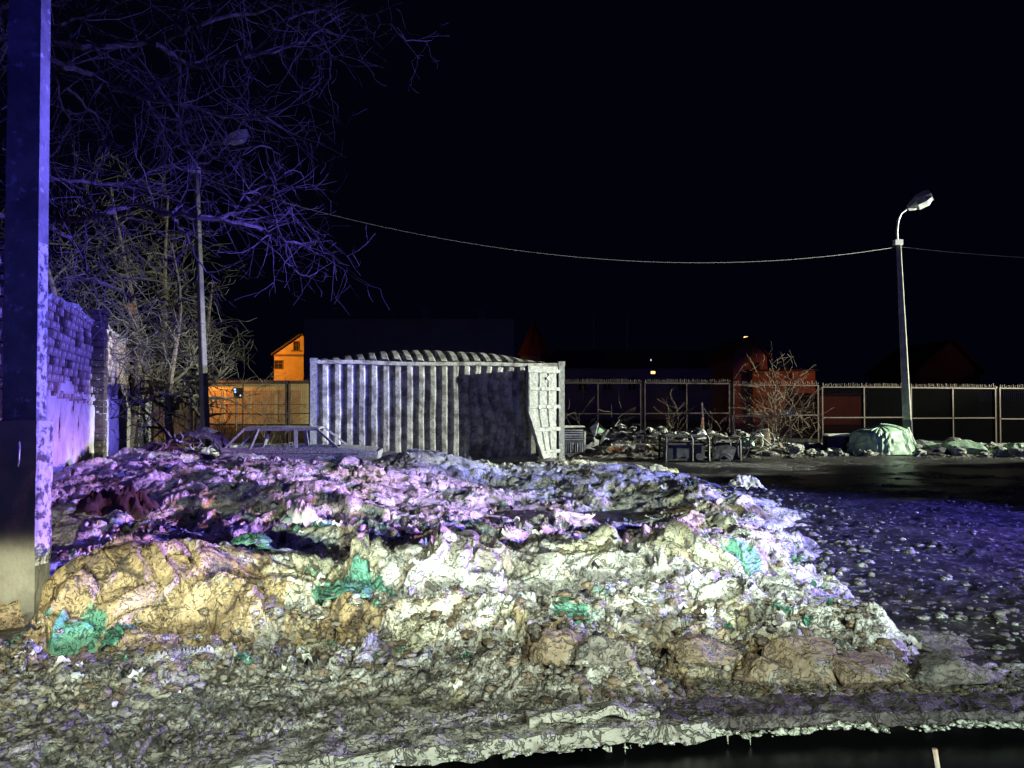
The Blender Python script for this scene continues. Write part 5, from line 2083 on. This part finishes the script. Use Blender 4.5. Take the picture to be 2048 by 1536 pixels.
# green tarp mound
def tarp_fn(u, v):
    # wrap round a boxy bundle
    a = 2 * math.pi * u
    ex = 0.55
    cx_ = math.copysign(abs(math.cos(a)) ** ex, math.cos(a))
    cy_ = math.copysign(abs(math.sin(a)) ** ex, math.sin(a))
    prof = [1.10, 1.05, 1.0, 0.97, 0.93, 0.85, 0.62, 0.30, 0.0]
    hh = [0.0, 0.12, 0.3, 0.5, 0.68, 0.82, 0.93, 0.985, 1.0]
    k = v * 8
    j = min(7, int(k))
    r_ = prof[j] + (prof[j + 1] - prof[j]) * (k - j)
    z_ = hh[j] + (hh[j + 1] - hh[j]) * (k - j)
    q = Vector((math.cos(a) * 2.2, math.sin(a) * 2.2, z_ * 1.1))
    fold = (0.5 - abs(mnoise.noise(q * 1.4))) * 0.16 + (0.5 - abs(mnoise.noise(q * 3.4))) * 0.07
    r_ *= 1 + fold
    return (cx_ * 0.74 * r_, cy_ * 0.65 * r_, z_ * (0.80 + 0.12 * cx_ * .5 + .08 * fold * 4))


mb = MB()
mb.grid(tarp_fn, 96, 40)
o = mb.build('tarpaulin_bundle', M['tarp'], smooth=False)
put(o, 1760, 23.3, 0.0)
o.rotation_euler = (0, 0, R(18))
tag(o, 'green tarpaulin draped over a big bundle left of the tall lamp post', 'tarpaulin')
# low bench table with a white top
tb = empty('low_table', (PX(1677, 23.8), 23.8, 0), 0, 'low dark table with a bright white top left of the green tarpaulin', 'table')
mb = MB()
mb.box((0, 0, 0.52), (0.86, 0.5, 0.06), jit=.012)
mb.build('table_top', M['white'], tb)
mb = MB()
mb.box((0.44, -.12, 0.50), (0.10, 0.2, 0.05), jit=.01)
mb.build('broken_corner', M['white'], tb)
for sx in (-.38, .36):
    for sy in (-.2, .2):
        mb = MB()
        mb.box((sx, sy, 0.245), (0.06, 0.05, 0.49))
        mb.build('leg', M['charred'], tb)
mb = MB()
mb.box((0, .22, .28), (.70, .03, .40))
mb.build('back_board', M['soot'], tb)
# long white board pile
lbx = empty('long_board', (PX(1345, 22.9), 22.9, 0.42), R(-1), 'long pale bent board lying on the pile behind the black frames', 'board')
mb = MB()
mb.grid(lambda u, v: (-1.15 + 2.25 * u, -0.1 + .25 * v, 0.03 * math.sin(u * 5) - .02 * v), 24, 3)
o = mb.build('face', M['white'], lbx)
o.modifiers.new('thick', 'SOLIDIFY').thickness = 0.10
mb = MB()
mb.box((-.35, -.25, -.16), (1.5, .2, .10), jit=.02)
tag(put(mb.build('board', M['pale_wood']), 1338, 22.6, .42), 'yellowish lower board under the long pale bent board', 'board')
for k, (px_, dz) in enumerate(((1276, .12), (1301, .22), (1319, .12), (1328, .20), (1350, .12), (1383, .13))):
    me = lump_mesh('white_bottle', 400 + k, .045, .045, .10, 2, .15, 1)
    o = link_mesh('white_bottle', me, M['white'])
    o.location = (PX(px_, 22.95), 22.95, .46 + dz)
    tag(o, 'small white scrap standing on the long pale board', 'scrap', 'small white scraps on the long board')
# leaning stakes
mb = MB()
mb.beam((PX(1408, 22.8), 22.8, .40), (PX(1404, 22.8), 22.8, PZ(805, 22.8)), .06, .04)
tag(mb.build('stake', M['redwhite']), 'upright faded stake at the right end of the long pale board', 'stake')
mb = MB()
mb.beam((PX(1399, 22.75), 22.75, .40), (PX(1404, 22.75), 22.75, PZ(835, 22.75)), .04, .03)
tag(mb.build('stake', M['redwhite']), 'shorter stake leaning on the upright faded stake', 'stake')
mb = MB()
mb.beam((PX(1412, 22.8), 22.8, PZ(874, 22.8)), (PX(1447, 22.8), 22.8, PZ(875, 22.8)), .03, .03)
mb.box((PX(1444, 22.8), 22.78, PZ(877, 22.8)), (.09, .08, .12), jit=.01)
tag(mb.build('hammer', M['white']), 'thin bar with a white block at its end right of the stakes', 'bar')

# radiator like grille crate next to the container door
rd = empty('slatted_crate', (PX(1148, 21.6), 21.6, 0), 0, 'slatted crate with a bright white rim beside the container door', 'crate')
mb = MB()
mb.box((0, 0, PZ(853, 21.6)), (0.58, 0.4, 0.05), jit=.01)
mb.build('rim', M['white'], rd)
for k in range(5):
    mb = MB()
    mb.box((-0.02, -.2, 0.76 - k * .065), (0.50, .02, .018), jit=.006)
    mb.build('slat', M['dull_steel'], rd)
for k in range(8):
    mb = MB()
    mb.box((-.24 + .065 * k, -.2, 0.28), (.018, .02, .26), jit=.004)
    mb.build('slat', M['dull_steel'], rd)
mb = MB()
mb.box((0, 0, .42), (.54, .36, .70))
mb.build('body', M['soot'], rd)

# crumpled white appliance sheets
ap = empty('crumpled_casing', (PX(1192, 22.2), 22.2, .35), 0, 'crumpled white metal casing standing on the pile right of the slatted crate', 'scrap metal')


def poly_plate(pts, nm, m, par, th=.02):
    a = MB()
    c = sum((Vector(p_) for p_ in pts), Vector()) / len(pts)
    n_ = len(pts)
    vs = [Vector(p_) for p_ in pts] + [Vector(p_) + Vector((0, th, 0)) for p_ in pts]
    fs = [tuple(range(n_)), tuple(range(2 * n_ - 1, n_ - 1, -1))] + [(i, i + n_, (i + 1) % n_ + n_, (i + 1) % n_) for i in range(n_)]
    a.add(vs, fs)
    return a.build(nm, m, par)


poly_plate([(-.10, 0, .24), (-.17, .1, .45), (0.04, .1, .64), (0.08, 0, .60), (.02, -.05, .46), (-.02, -.02, .2)], 'panel', M['white'], ap)
poly_plate([(.02, .05, .56), (.10, -.05, .46), (.26, .1, .36), (.20, .1, .30), (.04, 0, .30), (-.02, 0, .22), (-.04, 0, .46)], 'panel', M['tarp'], ap)
poly_plate([(.14, -.05, -.04), (.22, -.05, .16), (.38, 0, .38), (.34, 0, .40), (.20, 0, .24), (.10, 0, .02)], 'panel', M['white'], ap)
poly_plate([(-.36, -.1, -.18), (-.34, -.1, .34), (-.30, -.1, .34), (-.31, -.1, -.05), (-.10, -.1, .06), (-.14, -.1, -.02), (-.36, -.1, -.2)], 'panel', M['white'], ap)
poly_plate([(-.05, -.12, -.06), (-.08, -.1, .2), (.0, -.1, .12), (.08, -.1, .1), (.06, -.12, -.04)], 'panel', M['cloth'], ap)
for k in range(3):
    mb = MB()
    mb.box((-.17 + .03 * k, -.14, -.10 + .055 * k), (.26 - .04 * k, .03, .022), Matrix.Rotation(-.3, 3, 'Y'))
    mb.build('slat', M['white'], ap)
sheet_o = []
for (px_, Yd, s, m_, lb_) in ((1232, 22.3, .34, M['orange_rag'], 'orange rag lying in the middle of the rubbish pile'), (1298, 22.4, .2, M['orange_rag'], 'small orange scrap left of the black frames'),
                              (1246, 22.4, .5, M['white'], 'pale strip of sheeting above the orange rag')):
    a = MB()
    a.grid(lambda u, v: ((u - .5) * s * 1.3, (v - .5) * s * .6, s * .7 * (0.5 - abs(mnoise.noise(Vector((u * 3 + px_, v * 3, 0))))) + .04), 14, 9)
    o = put(a.build('rag', m_), px_, Yd - .4)
    o.location.z += .06
    tag(o, lb_, 'rag')

# two burnt machine frames
def frame_box(base, w, d, h, label, seed, rz=0.0, tank=True):
    rg = random.Random(seed)
    f_ = empty('charred_machine', base, rz, label, 'machine')
    for sx in (-1, 1):
        for sy in (-1, 1):
            a = MB()
            a.beam((sx * w / 2, sy * d / 2, 0), (sx * w / 2 * .96, sy * d / 2 * .96, h), .05)
            a.build('upright', M['charred'], f_)
    for z_ in (.05, h * .72, h):
        for sy in (-1, 1):
            a = MB()
            a.beam((-w / 2 - .02, sy * d / 2 * .98 - .003, z_), (w / 2 + .02, sy * d / 2 * .98 - .003, z_ + rg.uniform(-.02, .02)), .045)
            a.build('rail', M['charred'], f_)
        for sx in (-1, 1):
            a = MB()
            a.beam((sx * w / 2 * .98, -d / 2, z_), (sx * w / 2 * .98, d / 2, z_), .042)
            a.build('rail', M['charred'], f_)
    # bright bent tube hoops
    for sx, mm in ((.22, 'pole_conc_lo'), (.98, 'pole_conc_lo')):
        a = MB()
        X_ = w / 2 * sx
        a.tube([(X_, -d / 2 - .04, 0.02), (X_, -d / 2 - .05, h * .9), (X_ - .03, -d / 2 - .03, h * 1.02), (X_ - .12, -d / 2 + .1, h * 1.05)], .016, 6)
        a.build('hoop', M[mm], f_)
    a = MB()
    a.box((0, .02, h * .38), (w * .86, d * .8, h * .62), jit=.03, rng=rg)
    a.build('casing', M['black'], f_)
    a = MB()
    a.grid(lambda u, v: (-w * .45 + w * .9 * u, -d * .45 + d * .9 * v, h * 1.0 + .05 * mnoise.noise(Vector((u * 3, v * 3, seed))) + .03), 12, 8)
    a.build('crushed_top', M['charred'], f_)
    if tank:
        a = MB()
        a.tube([(w * .25, -d / 2 - .02, .14), (w * .25, -d / 2 - .07, .14)], .09, 14)
        a.build('dial', M['charred'], f_)
    return f_


frame_box((PX(1367, 20.6), 20.6, -0.02), 1.16, .7, .66, 'larger burnt black metal frame standing by the puddle', 2, R(3))
frame_box((PX(1452, 20.9), 20.9, -0.02), .68, .6, .58, 'smaller burnt black metal frame right of the larger one', 5, R(-10), False)
mb = MB()
mb.grid(lambda u, v: (-.28 + .56 * u + .2 * v, -.05 + .25 * v, .02 + .34 * v + .05 * math.sin(u * 3) + .02 * mnoise.noise(Vector((u * 4, v * 4, 0)))), 12, 8)
o = mb.build('leaning_panel', M['charred'])
o.modifiers.new('thick', 'SOLIDIFY').thickness = .03
put(o, 1442, 20.35, .0)
tag(o, 'sooty curved panel leaning on the smaller black frame', 'panel')
mb = MB()
mb.tube([(-.15 + .3 * k / 8, -.02, .12 + .09 * math.sin(math.pi * k / 8)) for k in range(9)], .02, 6)
mb.grid(lambda u, v: (-.15 + .3 * u, .03 * v, .02 + (.10 + .09 * math.sin(math.pi * u)) * v), 8, 3)
o = put(mb.build('fender', M['charred']), 1450, 20.1, -.02)
tag(o, 'small curved sooty fender on the wet ground in front of the frames', 'fender')
# pale crushed top on the larger frame
put_lump('crushed_drum', 1398, 900, 20.8, .42, .34, M['dull_steel'], 61, 'crushed pale drum standing on the larger black frame', 'drum', amp=.3).location = (PX(1398, 20.8), 20.8, .62)
# ladder leaning and hoops
ld = empty('small_ladder', (PX(1487, 21.6), 21.6, 0), 0, 'thin black ladder leaning right beside the smaller frame', 'ladder')
for k in (-.05, .05):
    mb = MB()
    mb.beam((k, 0, 0), (k + .36, .1, PZ(858, 21.6)), .022)
    mb.build('stile', M['black'], ld)
for k in range(7):
    t = (k + .6) / 7.5
    mb = MB()
    mb.beam((-.04 + .36 * t, .1 * t, PZ(858, 21.6) * t), (.04 + .36 * t, .1 * t, PZ(858, 21.6) * t), .014)
    mb.build('rung', M['black'], ld)


def hoop(px, py, Yd, r, tube_r, m, label, name='hoop', sq=1.0, a0=0, a1=360, tilt=0.0):
    a = MB()
    pts = []
    for k in range(33):
        t = R(a0 + (a1 - a0) * k / 32)
        pts.append((r * math.cos(t), tilt * math.sin(t), r * sq * math.sin(t)))
    a.tube(pts, tube_r, 6)
    o = a.build(name, m)
    o.location = (PX(px, Yd), Yd, PZ(py, Yd))
    return tag(o, label, 'hoop')


hoop(1524, 880, 22.0, .34, .018, M['dull_steel'], 'large thin wire hoop standing on the pile in front of the yellow frame', sq=.85, a0=-20, a1=190)
hoop(1512, 884, 21.9, .17, .035, M['white'], 'white plastic ring inside the large wire hoop', sq=1.0, a0=-60, a1=240)
mb = MB()
mb.tube([(PX(1500, 21.8), 21.8, PZ(867, 21.8)), (PX(1515, 21.8), 21.75, PZ(868, 21.8)), (PX(1530, 21.8), 21.7, PZ(882, 21.8)), (PX(1542, 21.8), 21.7, PZ(894, 21.8))], .02, 6)
tag(mb.build('bent_pipe', M['white']), 'pale bent pipe curving down in front of the wire hoop', 'pipe')
a = MB()
a.box((0, 0, 0), (.16, .06, .42), Matrix.Rotation(-.15, 3, 'Y'), jit=.02)
o = put(a.build('board', M['pale_wood']), 1534, 22.2, .55)
tag(o, 'speckled upright board inside the large wire hoop', 'board')
put_lump('pale_sack', 1497, 905, 22.1, .55, .30, M['tarp'], 71, 'pale greenish sack left of the wire hoop', 'sack', amp=.4).location = (PX(1492, 22.1), 22.1, .35)
# yellow frame panel leaning on the fence
yf = empty('frame_panel', (PX(1525, 24.6), 24.6, 0.02), 0, 'yellowish framed mesh panel standing in front of the fence', 'panel')
w_, h_ = PX(1582, 24.6) - PX(1468, 24.6), PZ(833, 24.6)
for x_ in (-w_ / 2, 0.02, w_ / 2):
    mb = MB()
    mb.beam((x_, 0, 0.03), (x_, 0.1, h_ - .03), .05)
    mb.build('upright', M['yellow_frame'], yf)
mb = MB()
mb.beam((-w_ / 2 - .03, .1, h_), (w_ / 2 + .03, .1, h_), .055)
mb.build('rail', M['yellow_frame'], yf)
mb = MB()
mb.beam((-w_ / 2 - .03, 0, .02), (w_ / 2 + .03, 0, .02), .04)
mb.build('rail', M['yellow_frame'], yf)
a = MB()
for i in range(1, 30):
    xx = -w_ / 2 + w_ * i / 30
    a.beam((xx, 0.01, .04), (xx, .09, h_ - .04), .006)
for i in range(1, 18):
    a.beam((-w_ / 2, .01 + .09 * i / 18, h_ * i / 18), (w_ / 2, .01 + .09 * i / 18, h_ * i / 18), .006)
a.build('wire_mesh', M['fence'], yf)['kind'] = 'stuff'
a = MB()
a.tube([(0, 0, 0), (0, 0, .12)], .2, 12)
o = a.build('basin', M['white'])
o.location = (PX(1577, 24.7), 24.7, h_ + .05)
tag(o, 'small white basin sitting on top of the yellowish framed panel', 'basin')
# big dark bags right of the lamp post
put_lump('covered_bag', 1855, 920, 22.9, 1.2, .42, M['charred'], 81, 'long dark bag lying at the foot of the lamp post', 'bag', amp=.3, depth=.5)
put_lump('covered_bag', 1935, 915, 23.2, 1.5, .62, M['ice_green'], 82, 'big greenish frosted bag with a dark left side right of the lamp post', 'bag', amp=.35)
put_lump('covered_bag', 2003, 915, 23.0, .75, .34, M['tarp'], 83, 'green bag near the right edge in the row of lumps', 'bag', amp=.3)
put_lump('covered_bag', 2045, 905, 23.4, .6, .38, M['charred'], 84, 'dark bag at the right end of the row of lumps', 'bag', amp=.4)
put_lump('covered_bag', 1735, 915, 22.6, .55, .30, M['ice'], 85, 'pale bag at the foot of the green tarpaulin', 'bag', amp=.4)
print('tris', sum(len(o.data.polygons) * 2 for o in bpy.data.objects if o.type == 'MESH'))
